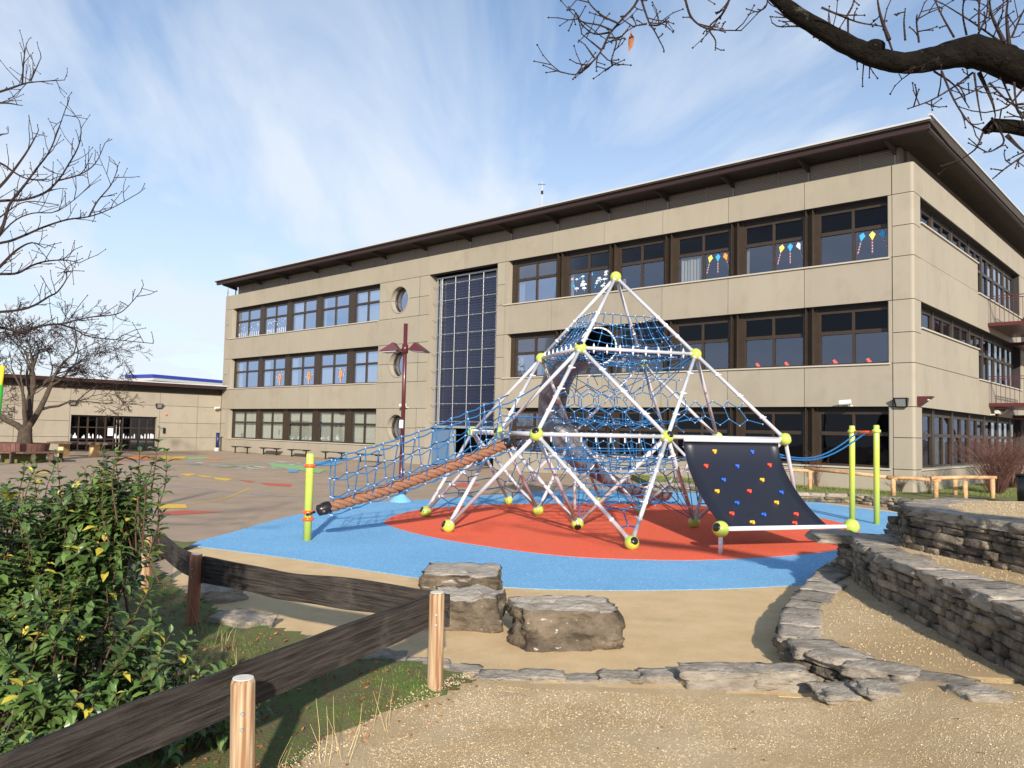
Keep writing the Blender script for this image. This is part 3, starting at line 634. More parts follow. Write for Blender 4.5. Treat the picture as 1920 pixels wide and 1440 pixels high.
# glazed doors
dr=MB(); n_=10; x0,x1=4.32,9.41; w=(x1-x0)/n_
for i in range(n_+1):
    q=x0+w*i; ww=.06 if i%2 else .09; dr.boxf(FWg,q-ww/2,q+ww/2,-.3,-.22,0,2.18)
for z in (.02,.72,1.42,2.1): dr.boxf(FWg,x0,x1,-.298,-.23,z,z+.07)
d=dr.build('glazed_doors',m_frame,wg)
b=MB(); b.add([FWg(x0,-.27,.05),FWg(x1,-.27,.05),FWg(x1,-.27,2.12),FWg(x0,-.27,2.12)],[(0,1,2,3)]); b.build('pane',m_glassd,d)
sh=[]; random.seed(5)
for i in range(n_):
    q=x0+w*i
    for k in range(5):
        if random.random()<.45: continue
        a=q+.06+k*(w-.12)/5; hgt=random.uniform(.05,.26); sh.append((1,[(a,.8),(a+.09,.8),(a+.08,.8+hgt),(a+.045,.8+hgt+.08),(a+.01,.8+hgt)]))
sh.append((1,[(6.9,.95),(7.22,.95),(7.22,1.5),(6.9,1.5)]))
sticker(d,FWg,-.24,sh)
b=MB(); b.tube([FWg(6.55,-.15,.3),FWg(6.55,-.15,1.95)],.02,6); b.tube([FWg(6.75,-.15,.3),FWg(6.75,-.15,1.95)],.02,6); b.build('door_handle',m_rod,d)
# wall lights etc
def flood(fn,a,z,label,o=.02,name='floodlight'):
    e=empty(name,fn(a,0,z),label,'floodlight','black floodlights on the walls')
    b=MB(); b.hexa([fn(a-.17,o,z-.14),fn(a+.17,o,z-.14),fn(a+.17,o+.1,z-.2),fn(a-.17,o+.1,z-.2),fn(a-.2,o,z+.1),fn(a+.2,o,z+.1),fn(a+.22,o+.24,z+.1),fn(a-.22,o+.24,z+.1)]); b.build('housing',m_black,e)
    b=MB(); b.boxf(fn,a-.05,a+.05,0.001,o,z-.05,z+.05); b.build('bracket',m_black,e)
    b=MB(); b.hexa([fn(a-.13,o+.115,z-.16),fn(a+.13,o+.115,z-.16),fn(a+.13,o+.12,z-.165),fn(a-.13,o+.12,z-.165),fn(a-.15,o+.225,z+.06),fn(a+.15,o+.225,z+.06),fn(a+.15,o+.24,z+.06),fn(a-.15,o+.24,z+.06)]); b.build('lamp_glass',m_steel,e)
flood(FWg,4.28,2.95,'black floodlight on the low wing wall above the right end of the glazed doors')
flood(FWg,9.42,2.95,'black floodlight on the low wing wall behind the bare tree')
flood(FB,.36,3.02,'black floodlight on the front of the rounded corner of the tall building')
def maroon(fn,a,z,label):
    e=empty('wall_lamp',fn(a,0,z),label,'wall lamp','maroon wedge lamps on the end wall')
    b=MB(); b.hexa([fn(a-.05,.01,z-.2),fn(a+.35,.01,z-.2),fn(a+.35,.03,z-.2),fn(a-.05,.03,z-.2),fn(a-.05,.01,z+.1),fn(a+.35,.01,z+.1),fn(a+.35,.42,z+.1),fn(a-.05,.42,z+.1)]); b.build('lamp_shade',m_lamp,e)
    b=MB(); b.boxf(fn,a+.05,a+.25,.1,.3,z-.02,z+.05); b.build('bulb_panel',m_white,e)
maroon(FR,.25,3.08,'maroon wedge lamp on the end wall next to the rounded corner')
maroon(FR,11.3,3.05,'maroon wedge lamp on the end wall below the lower balcony')
def camera_box(fn,a,z,label):
    e=empty('security_camera',fn(a,0,z),label,'camera','cream security cameras on the walls')
    b=MB(); b.tube([fn(a-.05,.22,z+.02),fn(a+.3,.3,z-.01)],.085,10); b.build('housing',m_curt,e)
    b=MB(); b.tube([fn(a,.0,z-.1),fn(a,.12,z-.1),fn(a+.05,.2,z)],.03,6); b.build('bracket',m_curt,e)
camera_box(FB,24.2,3.0,'cream security camera between the round windows, right of the street lamp')
camera_box(FB,1.9,2.98,'cream security camera above the ground floor windows near the rounded corner')
camera_box(FR,10.3,3.0,'cream security camera on the end wall below the balcony')
camera_box(FWg,.3,2.9,'cream security camera on the low wing next to the tall building')
b=MB(); b.ball(FWg(3.75,.02,2.35),.07,10,6); tag(b.build('alarm_bell',m_str),'small round red alarm on the low wing wall right of the glazed doors','alarm')
b=MB(); b.boxf(FWg,3.78,3.92,.002,.08,1.15,1.5); e=b.build('intercom',m_black); tag(e,'small black intercom box on the low wing wall right of the glazed doors','intercom')
# far blue roofed hall behind the wing
bh=empty('blue_roofed_hall',(-42,84,0),'far low hall with a blue roof edge seen over the wing roof','building')
b=MB(); A=dep(243,714,80); B_=dep(290,714,78); Cc=dep(432,722,92)
def hallbox(b,z0,z1,ex=0,m=0):
    P=[Vector((A.x-ex,A.y,0)),Vector((B_.x,B_.y-ex,0)),Vector((Cc.x+6,Cc.y+4,0)),Vector((Cc.x,Cc.y+22,0)),Vector((A.x-ex,A.y+22,0))]; b.prism([(p.x,p.y) for p in P],z0,z1,m)
zb=dep(290,704,78).z; zw=dep(290,708,78).z
hallbox(b,0,zw-.35); b.build('wall',m_room,bh)
b=MB(); hallbox(b,zw,zb+.1,.5); r_=b.build('roof',mat('blue_fascia',(.02,.045,.33),.5),bh); b=MB(); hallbox(b,zw-.3,zw-.002,.35); b.build('white_trim',m_roofw,r_)
# ================================================================== PART 2: playground
A1=2.45; G5=Vector((1.285,14.95,0)); e1=Vector((2.34,.75,0))*1.01; e2=Vector((-.65,2.35,0))*1.01
Z0,Z1,Z2,Z3=.12,1.79,3.44,5.12
def L(i,j,z): p=G5+e1*i+e2*j; return Vector((p.x,p.y,z))
cf=empty('climbing_frame',L(.5,.5,0),'large pyramid climbing frame of white tubes, lime ball joints and blue rope nets','climbing frame')
nodes={'A':(.5,.5,Z3)}
Gn=[(0,-1),(-1,0),(0,0),(1,0),(2,0),(-1,1),(0,1),(1,1),(2,1),(0,2),(1,2)]
Mn=[(i,j) for i in (-.5,.5,1.5) for j in (-.5,.5,1.5) if (i,j)!=(.5,.5)]
Nn=[(0,0),(1,0),(0,1),(1,1)]
capdir={(0,-1,0):(.35,-1,.5),(-1,0,0):(-1,-.5,.5),(-1,1,0):(-1,-.4,.5),(0,0,0):(0,-1,-.6),(-.5,-.5,1):(-.3,-1,.8),(.5,-.5,1):(.45,-1,.6),(0,0,2):(-.2,-.8,1.1),(-.5,.5,1):(-1,-.6,.6),(1.5,-.5,1):(1,-.2,.3)}
def cap(parent,p,r,d,name='cap'):
    d=Vector(d).normalized(); b=MB(); b.tube([p+d*r*.8,p+d*r*.93,p+d*r*1.02],[r*.56,r*.5,r*.2],18); b.build(name,m_black,parent,True)
def joint(i,j,lv,r=.118,parent=None):
    z=(Z0,Z1,Z2,Z3)[lv]; p=L(i,j,z); b=MB(); b.ball(p,r,22,14); o=b.build('ball_joint',m_lime,parent or cf,True)
    if (i,j,lv) in capdir: cap(o,p,r,capdir[(i,j,lv)])
    if lv==0:
        b=MB(); 
        for q in (-.25,.25): d=Vector((q,-1,.12)).normalized(); b.octa(p+d*r,.011)
        b.build('bolt',m_black,o)
    return p
for i,j in Gn: joint(i,j,0)
for i,j in Mn: joint(i,j,1)
for i,j in Nn: joint(i,j,2)
joint(.5,.5,3)
tubes=[]
for i,j in Nn: tubes.append((L(.5,.5,Z3),L(i,j,Z2)))
for a,b_ in (((0,0),(1,0)),((0,0),(0,1)),((1,0),(1,1)),((0,1),(1,1))): tubes.append((L(*a,Z2),L(*b_,Z2)))
for i,j in Nn:
    for m in Mn:
        if abs(m[0]-i)==.5 and abs(m[1]-j)==.5: tubes.append((L(i,j,Z2),L(*m,Z1)))
ring=[(-.5,-.5),(.5,-.5),(1.5,-.5),(1.5,.5),(1.5,1.5),(.5,1.5),(-.5,1.5),(-.5,.5),(-.5,-.5)]
for a,b_ in zip(ring,ring[1:]): tubes.append((L(*a,Z1),L(*b_,Z1)))
for m in Mn:
    for q in Gn:
        if abs(m[0]-q[0])==.5 and abs(m[1]-q[1])==.5: tubes.append((L(*m,Z1),L(*q,Z0)))
m_tubed=m_tube
for a,c in tubes:
    b=MB(); d=(c-a).normalized(); b.tube([a+d*.1,c-d*.1],.036,12)
    for q in (.11,(c-a).length-.11): b.tube([a+d*(q-.02),a+d*(q+.02)],.045,10)
    b.build('frame_tube',m_tube,cf,True)
# ---- nets
RR=.0095
def seg(b,a,c,r=RR,n=4): b.tube([a,c],r,n,False)
def lerp(a,c,t): return a+(c-a)*t
def net(P,nu,nv,sag=.05,name='rope_net',parent=None,jit=.012,knot=.02,r=RR,lug=True):
    b=MB(); p00,p10,p11,p01=[Vector(p) for p in P]; G={}
    for i in range(nu+1):
        for j in range(nv+1):
            u,v=i/nu,j/nv; q=lerp(lerp(p00,p10,u),lerp(p01,p11,u),v)
            s_=sag*math.sin(math.pi*u)*math.sin(math.pi*min(1,v*.9+.1)) 
            q=q-ZZ*s_+Vector([random.uniform(-jit,jit) for _ in range(3)]) if 0<i<nu else q
            G[i,j]=q
    for i in range(nu+1):
        for j in range(nv+1):
            if i<nu: b.tube([G[i,j],lerp(G[i,j],G[i+1,j],.5)-ZZ*.012,G[i+1,j]],r,4,False)
            if j<nv and 0<i<nu: b.tube([G[i,j],lerp(G[i,j],G[i,j+1],.5)+Vector((random.uniform(-.01,.01),0,0)),G[i,j+1]],r,4,False)
    k=MB()
    for q in G.values(): k.octa(q,knot)
    o=b.build(name,m_rope,parent or cf,True); k.build('rope_clamp',m_knot,o); return o,G
def hexnet(P,s,inside=lambda u,v:True,bulge=None,name='hexagon_net',r=RR,jit=.02,parent=None):
    p00,p10,p11,p01=[Vector(p) for p in P]; W=(p10-p00).length; Hh=(p01-p00).length
    b=MB(); k=MB(); done={}
    def pt(x,y):
        u,v=x/W,y/Hh; q=lerp(lerp(p00,p10,u),lerp(p01,p11,u),v)
        if bulge: q=q+bulge(u,v)
        key=(round(x,3),round(y,3))
        if key not in done: done[key]=(q+Vector([random.uniform(-jit,jit) for _ in range(3)]),(0<=u<=1 and 0<=v<=1 and inside(u,v)))
        return done[key]
    dx=s*math.sqrt(3); row=0; y=-s
    E=set()
    while y<Hh+s*2:
        x=-(dx if row%2 else dx/2)*1.0
        while x<W+dx:
            c=[(x,y),(x+dx/2,y+s/2),(x+dx/2,y+s*1.5),(x,y+2*s)]
            for a,c2 in (((x,y),(x+dx/2,y+s*.5)),((x,y),(x-dx/2,y+s*.5)),((x,y),(x,y-s))):
                (A_,ia),(B_,ib)=pt(*a),pt(*c2)
                if ia and ib: E.add((round(a[0],3),round(a[1],3),round(c2[0],3),round(c2[1],3)))
            x+=dx
        y+=1.5*s; row+=1
    for e in E:
        A_=done[(e[0],e[1])][0]; B_=done[(e[2],e[3])][0]; seg(b,A_,B_,r)
    for key,(q,i_) in done.items():
        if i_: k.octa(q,.016)
    if not b.v: return
    o=b.build(name,m_rope,parent or cf,True)
    if k.v: k.build('rope_clamp',m_knot,o)
    return o
random.seed(21)
Ap=L(.5,.5,Z3)
def leg(i,j,t): return lerp(L(i,j,Z2),Ap,t)
# guard nets round the upper deck
for (a,c) in (((0,0),(1,0)),((1,0),(1,1)),((0,1),(1,1))):
    net([leg(*a,.08)-ZZ*.12,leg(*c,.08)-ZZ*.12,leg(*c,.46),leg(*a,.46)],8,4,.13)
net([leg(0,0,.06),leg(0,1,.06),leg(0,1,.5),leg(0,0,.5)],8,4,.1)
# deck net (dense)
net([L(.02,.02,Z2-.03),L(.98,.02,Z2-.03),L(.98,.98,Z2-.03),L(.02,.98,Z2-.03)],10,10,.15,'deck_net',knot=.02)
# net hanging below the front beam
def MG(m,g_,t): return lerp(L(*m,Z1),L(*g_,Z0),t)
def NM(n_,m,t): return lerp(L(*n_,Z2),L(*m,Z1),t)
net([L(.08,.03,Z2-.02),L(.92,.03,Z2-.02),L(.9,.06,Z2-.52),L(.1,.06,Z2-.52)],7,2,.05)
# hexagon cage nets
def cage(a,c,z0=Z1+.0,z1=Z2-.5,s=.2): hexnet([L(*a,z0),L(*c,z0),L(*c,z1),L(*a,z1)],s,jit=.035)
cage((.02,.05),(1.0,.05),s=.22); cage((.1,.9),(.95,.9),s=.27)
# hexagon nets in sloping faces
hexnet([NM((0,0),(-.5,-.5),.95),NM((0,0),(.5,-.5),.95),NM((0,0),(.5,-.5),.3),NM((0,0),(-.5,-.5),.3)],.24,lambda u,v:v<.75,jit=.03)
hexnet([L(.0,-.35,Z1+.35),L(1.0,-.3,Z1+.35),L(1,1,Z1+.35),L(0,1,Z1+.35)],.4,jit=.04,bulge=lambda u,v:ZZ*(-.15*math.sin(3.1*u)*math.sin(3.1*v)))
hexnet([L(-.0,-.2,Z1-.35),L(1.1,-.2,Z1-.35),L(1.1,1.1,Z1-.35),L(0,1.1,Z1-.35)],.36,jit=.05,bulge=lambda u,v:ZZ*(-.35*math.sin(3.1*u)*math.sin(3.1*v)))
hexnet([L(.05,.15,Z0+.2),L(1.0,.15,Z0+.2),L(.9,.2,Z1),L(.1,.2,Z1)],.2,jit=.04)
hexnet([L(1.1,.1,Z0+.3),L(1.6,.9,Z0+.3),L(1.3,.8,Z1),L(1.0,.1,Z1)],.24,jit=.05)
hexnet([L(-.4,.6,Z0+.5),L(.1,1.2,Z0+.5),L(.1,1.1,Z1),L(-.3,.6,Z1)],.26,jit=.05)
hexnet([NM((1,0),(.5,-.5),.9),NM((1,0),(1.5,-.5),.9),NM((1,0),(1.5,-.5),.4),NM((1,0),(.5,-.5),.4)],.3,lambda u,v:v<.7,jit=.04)
# square net between the two front ball joints, in the sloping plane
rows=7; b=MB(); k=MB(); Gd={}
for j in range(rows):
    t=.0+.11*j; A_=MG((-.5,-.5),(0,-1),t+.02); B_=MG((.5,-.5),(0,-1),t+.02)
    m_=9
    for i in range(m_+1):
        u=i/m_; Gd[i,j]=lerp(A_,B_,u)-ZZ*.05*math.sin(math.pi*u)+Vector((random.uniform(-.02,.02),0,0))
    if j: b.tube([Gd[i,j] for i in range(m_+1)],RR,4,False)
for j in range(4):
    for i in range(1,9):
        # straight hanging lines
        x0=lerp(L(-.5,-.5,Z1),L(.5,-.5,Z1),i/9.)
        p0=x0+Vector((0,0,-.17*j-.05*(j>0)))+e2*(-.06*j); p1=x0+Vector((0,0,-.17*(j+1)-.05))+e2*(-.06*(j+1))
        if j<3: seg(b,p0,p1); k.octa(p1,.02)
        if j==0: k.tube([x0+ZZ*.04,x0-ZZ*.12],.022,6)
for j in range(1,4):
    pts=[lerp(L(-.5,-.5,Z1),L(.5,-.5,Z1),i/9.)+Vector((0,0,-.17*j-.05))+e2*(-.06*j) for i in range(0,10)]; b.tube(pts,RR,4,False)
# Y at the tip of the front triangle
a_=MG((-.5,-.5),(0,-1),.72); c_=MG((.5,-.5),(0,-1),.72); d_=MG((-.5,-.5),(0,-1),.87); e_=MG((.5,-.5),(0,-1),.87)
m1=lerp(a_,c_,.5)-ZZ*.01; m2=lerp(d_,e_,.5)+ZZ*.03
q1=lerp(a_,m1,.6)+ZZ*.06; q2=lerp(c_,m1,.6)+ZZ*.06
for x,y in ((a_,q1),(q1,m1),(m1,q2),(q2,c_),(m1,m2),(d_,m2),(m2,e_)): seg(b,x,y,.012); k.octa(x,.02); k.octa(y,.02)
o=b.build('rope_net',m_rope,cf,True); k.build('rope_clamp',m_knot,o)
# ropes fanning from the ground joints to the middle net
b=MB(); k=MB()
for g_,T in (((0,0),[(.15,.2),(.35,.2),(.6,.25),(.2,.5)]),((1,0),[(.9,.15),(.7,.2),(.95,.45),(.5,.2),(1.1,.3)]),((0,1),[(.2,.8),(.1,.5),(.4,.8)]),((1,1),[(.8,.8),(.6,.8),(.9,.5)])):
    for t in T:
        q=L(t[0],t[1],Z1-.75+random.uniform(-.2,.15)); seg(b,L(*g_,Z0+.03),q,.0085); k.octa(q,.02); seg(b,q,q+Vector((random.uniform(-.2,.2),random.uniform(-.1,.1),.75)))
for n_ in Nn:
    for m in ((.25,.25),(.5,.2),(.75,.3),(.3,.7),(.5,.5),(.7,.7),(.15,.5),(.85,.5)):
        if abs(m[0]-n_[0])<.55 and abs(m[1]-n_[1])<.55: seg(b,L(*n_,Z2),L(*m,Z2-.75+random.uniform(-.2,.1)),.009)
o=b.build('spider_rope',m_rope,cf,True); k.build('rope_clamp',m_knot,o)
# ladder ropes in the rear and side triangles
for m,g1,g2 in (((-.5,1.5),(0,2),(-1,1)),((-.5,1.5),(0,2),(0,1)),((-.5,.5),(-1,1),(-1,0)),((1.5,.5),(1,0),(2,0)),((1.5,-.5),(1,0),(2,0))):
    b=MB(); k=MB()
    for t in (.35,.5,.65,.8):
        a_=MG(m,g1,t); c_=MG(m,g2,t) if g2 else None; mid=lerp(a_,c_,.5)-ZZ*.05; b.tube([a_,lerp(a_,mid,.5)+ZZ*.015,mid,lerp(mid,c_,.5)+ZZ*.015,c_],.011,4,False); k.octa(a_,.035); k.octa(c_,.035); seg(b,mid,mid-ZZ*.12,.01)
    o=b.build('rope_ladder',m_rope,cf,True); k.build('rope_clamp',m_knot,o)
# clamps on tubes
for n_,m in (((0,0),(-.5,-.5)),((0,0),(.5,-.5)),((1,0),(.5,-.5)),((1,0),(1.5,-.5)),((0,1),(-.5,.5))):
    for t in (.25,.5,.75): q=NM(n_,m,t); d=(L(*m,Z1)-L(*n_,Z2)).normalized(); k=MB(); k.tube([q-d*.02,q+d*.02],.046,8); k.tube([q,q+e1.normalized()*.1],.014,5); k.build('tube_clamp',m_knot,cf,True)
for m,g_ in (((-.5,-.5),(0,-1)),((.5,-.5),(0,-1)),((.5,-.5),(1,0)),((-.5,.5),(-1,1))):
    for t in (.2,.35,.5,.65,.8): q=MG(m,g_,t); d=(L(*g_,Z0)-L(*m,Z1)).normalized(); k=MB(); k.tube([q-d*.02,q+d*.02],.046,8); k.tube([q,q+(L(0,-.5,.8)-q).normalized()*.12],.016,5); k.build('tube_clamp',m_knot,cf,True)
for i in range(1,9):
    q=lerp(L(0,0,Z2),L(1,0,Z2),i/9); k=MB(); k.tube([q+ZZ*.10,q+ZZ*.045,q-ZZ*.045,q-ZZ*.10],[.006,.022,.022,.006],6); k.build('tube_clamp',m_knot,cf,True)
    q=lerp(L(0,0,Z2),L(0,1,Z2),i/9); k=MB(); k.tube([q+ZZ*.12,q-ZZ*.03],[.008,.035],6); k.build('tube_clamp',m_knot,cf,True)
    q=lerp(L(-.5,.5,Z1),L(-.5,1.5,Z1),i/9); k=MB(); k.tube([q-ZZ*.05,q+ZZ*.05],.035,6); k.build('tube_clamp',m_knot,cf,True)
for i,j in Nn:
    for t in (.22,.36,.46): q=leg(i,j,t); d=(Ap-L(i,j,Z2)).normalized(); k=MB(); k.tube([q-d*.02,q+d*.02],.046,8); k.build('tube_clamp',m_knot,cf,True)
# tube slide
sp_=smoothpath([L(.32,.42,3.62),(1.5,17.3,3.55),(1.2,18.0,3.35),(1.02,18.8,2.85),(1.0,19.1,2.25),(1.3,18.9,1.65),(1.85,19.1,1.1),(2.75,19.7,.6),(3.5,20.2,.38),(4.0,20.5,.34)],6)
ncl=37; tp=sp_[:ncl]; lo=sp_[ncl-1:]
b=MB(); b.tube(tp,[.37-.06*i_/ncl for i_ in range(ncl)],20,False); sld=b.build('tube_slide',m_slide,cf,True)
b=MB(); b.tube(tp,[.355-.06*i_/ncl for i_ in range(ncl)],20,False); b.build('slide_inside',m_black,sld,True)
b=MB(); vs=[]; k_=12   # open chute below the tube
for i_,q in enumerate(lo):
    d=(lo[min(i_+1,len(lo)-1)]-lo[max(i_-1,0)]).normalized(); sd=d.cross(ZZ).normalized(); up_=sd.cross(d)
    for rr in (.30,.275):
        for j in range(k_+1): a=math.pi+math.pi*j/k_; vs.append(q+sd*math.cos(a)*rr+up_*(math.sin(a)*rr*.8+.02))
K_=2*(k_+1); fs=[]
for i_ in range(len(lo)-1):
    for j in range(k_): p=i_*K_+j; fs+=[(p,p+1,p+K_+1,p+K_),(p+k_+1,p+k_+1+K_,p+k_+2+K_,p+k_+2)]
    for j in (0,k_): p=i_*K_+j; fs.append((p,p+K_,p+K_+k_+1,p+k_+1))
b.add(vs,fs); b.build('slide_chute',m_slide,sld,True)
for i in (0,18,24,30,36):
    b=MB(); d=(sp_[i+1]-sp_[max(i-1,0)]).normalized(); q=sp_[i]; r=.38-.06*i/ncl; n1=d.orthogonal().normalized(); n2=d.cross(n1)
    b.tube([q+(n1*math.cos(a)+n2*math.sin(a))*r for a in [2*math.pi*t/20 for t in range(21)]],.012 if i else .02,5,False); b.build('rim',m_white if i in (0,36) else m_slide,sld,True)
b=MB(); b.tube([(1.55,18.9,1.0),(1.55,18.9,0)],.04,8); b.build('slide_post',m_tube,sld,True)
# climbing wall
Pb=Vector((3.28,12.35,.39)); Qb=Pb+e1.normalized()*2.47
for p in (Pb,Qb):
    b=MB(); b.ball(p,.128,22,14); o=b.build('ball_joint',m_lime,cf,True); cap(o,p,.128,(-.9,-.7,.4) if p is Pb else (.8,.3,.2))
    b=MB(); b.tube([p-ZZ*.1,(p.x,p.y,0)],.035,12); b.build('support_post',m_white,cf,True)
b=MB(); b.tube([Pb,Qb],.036,12); b.build('frame_tube',m_white,cf,True)
b=MB(); a_=lerp(L(.5,-.5,Z1-.04),L(1.5,-.5,Z1-.04),.13); c_=lerp(L(.5,-.5,Z1-.04),L(1.5,-.5,Z1-.04),.94); b.tube([a_-Vector((0,.05,0)),c_-Vector((0,.05,0))],.04,8); b.build('clamp_rail',m_white,cf,True)
Ta,Tb=lerp(L(.5,-.5,Z1-.08),L(1.5,-.5,Z1-.08),.14),lerp(L(.5,-.5,Z1-.08),L(1.5,-.5,Z1-.08),.94)
Ba,Bb=lerp(Pb,Qb,.03)+ZZ*.02,lerp(Pb,Qb,.81)+ZZ*.02
def wallpt(u,v,off=0):
    a=lerp(Ta,Tb,u); c=lerp(Ba,Bb,u); s_=v**1.75; z=a.z+(c.z-a.z)*(1-(1-v)**1.12)
    q=lerp(a,c,s_); q.z=z; q.z-=.0; return q
b=MB(); nu,nv=10,18; vs=[]
nrm=lambda u,v:((wallpt(u+.01,v)-wallpt(u-.01,v)).cross(wallpt(u,min(1,v+.01))-wallpt(u,max(0,v-.01)))).normalized()
sgn=1 if nrm(.5,.5).y<0 else -1
for o_ in (0,-.02):
    for j in range(nv+1):
        for i in range(nu+1):
            u,v=i/nu,j/nv; vs.append(wallpt(u,v)+nrm(u,v)*sgn*o_)
K=(nu+1)*(nv+1); fs=[]
for j in range(nv):
    for i in range(nu):
        a=j*(nu+1)+i; fs+=[(a,a+1,a+nu+2,a+nu+1),(K+a,K+a+nu+1,K+a+nu+2,K+a+1)]
for j in range(nv):
    for i in (0,nu): a=j*(nu+1)+i; fs.append((a,a+nu+1,K+a+nu+1,K+a))
for i in range(nu):
    for j in (0,nv): a=j*(nu+1)+i; fs.append((a,a+1,K+a+1,K+a))
b.add(vs,fs); cw=b.build('climbing_sheet',m_wall,cf,True)
def proj(p):
    q=p-Vector((0,0,H)); d=q.dot(FW); return 960+F*q.dot(CR)/d,720-F*q.dot(CU)/d
for x,y,c in ((1338,848,'y'),(1409,849,'b'),(1325,874,'r'),(1383,874,'b'),(1441,874,'r'),(1357,899,'b'),(1429,899,'y'),(1345,922,'y'),(1405,923,'r'),(1464,923,'b'),(1381,945,'b'),(1456,945,'y'),(1373,965,'r'),(1433,965,'b'),(1494,965,'r'),(1413,981,'y'),(1489,982,'r')):
    best=min(((proj(wallpt(i/40,j/60))[0]-x)**2+(proj(wallpt(i/40,j/60))[1]-y)**2,i/40,j/60) for i in range(1,40) for j in range(1,60))
    u,v=best[1],best[2]; p=wallpt(u,v); n_=nrm(u,v)*sgn; t1=e1.normalized(); t2=n_.cross(t1); b=MB()
    for a in (.5,2.6,4.7): b.ball(p+n_*.012+(t1*math.cos(a)+t2*math.sin(a))*.026,.026,8,6)
    b.ball(p+n_*.018,.026,8,6); b.build('climbing_hold',{'y':m_hy,'b':m_hb,'r':m_hr}[c],cw,True)
# ------------------------------------------------------------------ rope bridge and its post
pb=gnd(576,1014); po=empty('bridge_post',pb,'single lime green post with orange collars at the low end of the rope bridge','post')
b=MB(); zt=dep(580,850,pb.y).z; b.tube([pb,pb+ZZ*(zt-.03),pb+ZZ*zt],[.065,.065,.055],20); b.build('post',m_lime,po,True)
for y in (873,960,973):
    z=dep(578,y,pb.y).z; b=MB(); b.tube([pb+ZZ*(z-.028),pb+ZZ*(z-.015),pb+ZZ*(z+.015),pb+ZZ*(z+.028)],[.075,.095,.095,.075],20); b.build('collar',m_orange,po,True)
br=empty('rope_bridge',(-1.4,13.7,0),'sloping thick brown rope walkway with blue net sides leading up to the climbing frame','rope bridge')
ra=Vector((pb.x+.2,pb.y+.02,.50)); rb=Vector((-.02,14.65,1.62)); RP=smoothpath([ra,lerp(ra,rb,.33)-ZZ*.06,lerp(ra,rb,.66)-ZZ*.05,rb],16)
b=MB(); n_=len(RP); ang=0; strands=[[] for _ in range(4)]
dd=(rb-ra).normalized(); n1=dd.cross(ZZ).normalized(); n2=n1.cross(dd)
fine=[lerp(RP[i],RP[i+1],k/3) for i in range(n_-1) for k in range(3)]+[RP[-1]]
for i,q in enumerate(fine):
    for k_ in range(4):
        a=-i*.30+k_*math.pi/2; strands[k_].append(q+(n1*math.cos(a)+n2*math.sin(a))*.056)
for s_ in strands: b.tube(s_,.043,8,False)
b.build('walking_rope',m_thick,br,True)
for q,d in ((ra,dd),(rb,-dd)):
    b=MB(); b.tube([q-d*.07,q-d*.05,q,q+d*.06,q+d*.13,q+d*.16],[.04,.09,.095,.107,.102,.09],10); b.tube([q-d*.25,q-d*.1],.02,6); b.build('end_sleeve',m_black,br,True)
random.seed(4)
for sd in (-1,1):
    b=MB(); k=MB(); nV=10; top=[];G={}
    for i in range(nV+1):
        t=.05+.93*i/nV; q=lerp(ra,rb,t)-ZZ*(.06*math.sin(math.pi*t)); tz=.73+.1*t; w=.30*sd*(1 if t>.12 else t/.12)
        for j in range(4):
            f_=j/3; G[i,j]=q+n1*(w*f_**.8+.02*sd)+ZZ*(-.13+ (tz+.13)*f_-(.05 if 0<j<3 else 0)*0)+Vector((random.uniform(-.015,.015),0,random.uniform(-.012,.012)))
    for i in range(nV+1):
        b.tube([G[i,0],G[i,1],G[i,2],G[i,3]],.0105,5,False)
        for j in range(4):
            if i<nV: b.tube([G[i,j],lerp(G[i,j],G[i+1,j],.5)-ZZ*(.05 if 0<j<3 else .025),G[i+1,j]],.0105 if j<3 else .013,5,False)
            k.octa(G[i,j],.02)
    col=pb+ZZ*(dep(578,873,pb.y).z); b.tube([col+Vector((.07,0,0)),G[0,3]],.014,5); b.tube([G[nV,3],L(-.25,.2,Z1+.95) if sd>0 else L(-.45,.45,Z1+.75)],.014,5); b.tube([G[nV,0],L(-.1,.3,Z1-.3)],.014,5)
    b.tube([G[nV,2],L(.0,.3,Z1+.3)],.012,5)
    o=b.build('side_net',m_rope,br,True); k.build('rope_clamp',m_knot,o)
# ------------------------------------------------------------------ turning bar
b1=gnd(1598,976); b2=gnd(1644,983); tb=empty('turning_bar',lerp(b1,b2,.5),'two tall lime green posts joined by an orange bar right of the climbing frame','turning bar')
for q,ty in ((b1,798),(b2,797)):
    b=MB(); zt=dep(proj(q)[0],ty,q.y).z; b.tube([q,q+ZZ*(zt-.02),q+ZZ*zt],[.062,.062,.05],18)
    p_=b.build('post',m_lime,tb,True); b=MB(); b.tube([q+ZZ*(zt-.17),q+ZZ*(zt-.15),q+ZZ*(zt-.11),q+ZZ*(zt-.09)],[.07,.092,.092,.07],18); b.build('collar',m_lime,p_,True)
zb_=dep(1598,808,b1.y).z
b=MB(); b.tube([b1+ZZ*(zb_-.02),b2+ZZ*(zb_-.02)],.03,10); b.build('bar',m_orange,tb,True)
hr=empty('hand_rope',lerp(b1,b2,.4),'pair of sagging blue ropes from the orange bar to the climbing frame','rope')
for k_,t in enumerate((.25,.6)):
    p0=lerp(b1,b2,t)+ZZ*(zb_-.03); p1=L(1.5,-.42,1.45 if k_ else 1.5); P=[lerp(p1,p0,i/10)-ZZ*(.3*math.sin(math.pi*min(1,(i/10)))*(1-.25*i/10)) for i in range(11)]
    b=MB(); b.tube(P,.016,6); b.build('rope_strand',m_rope,hr,True)
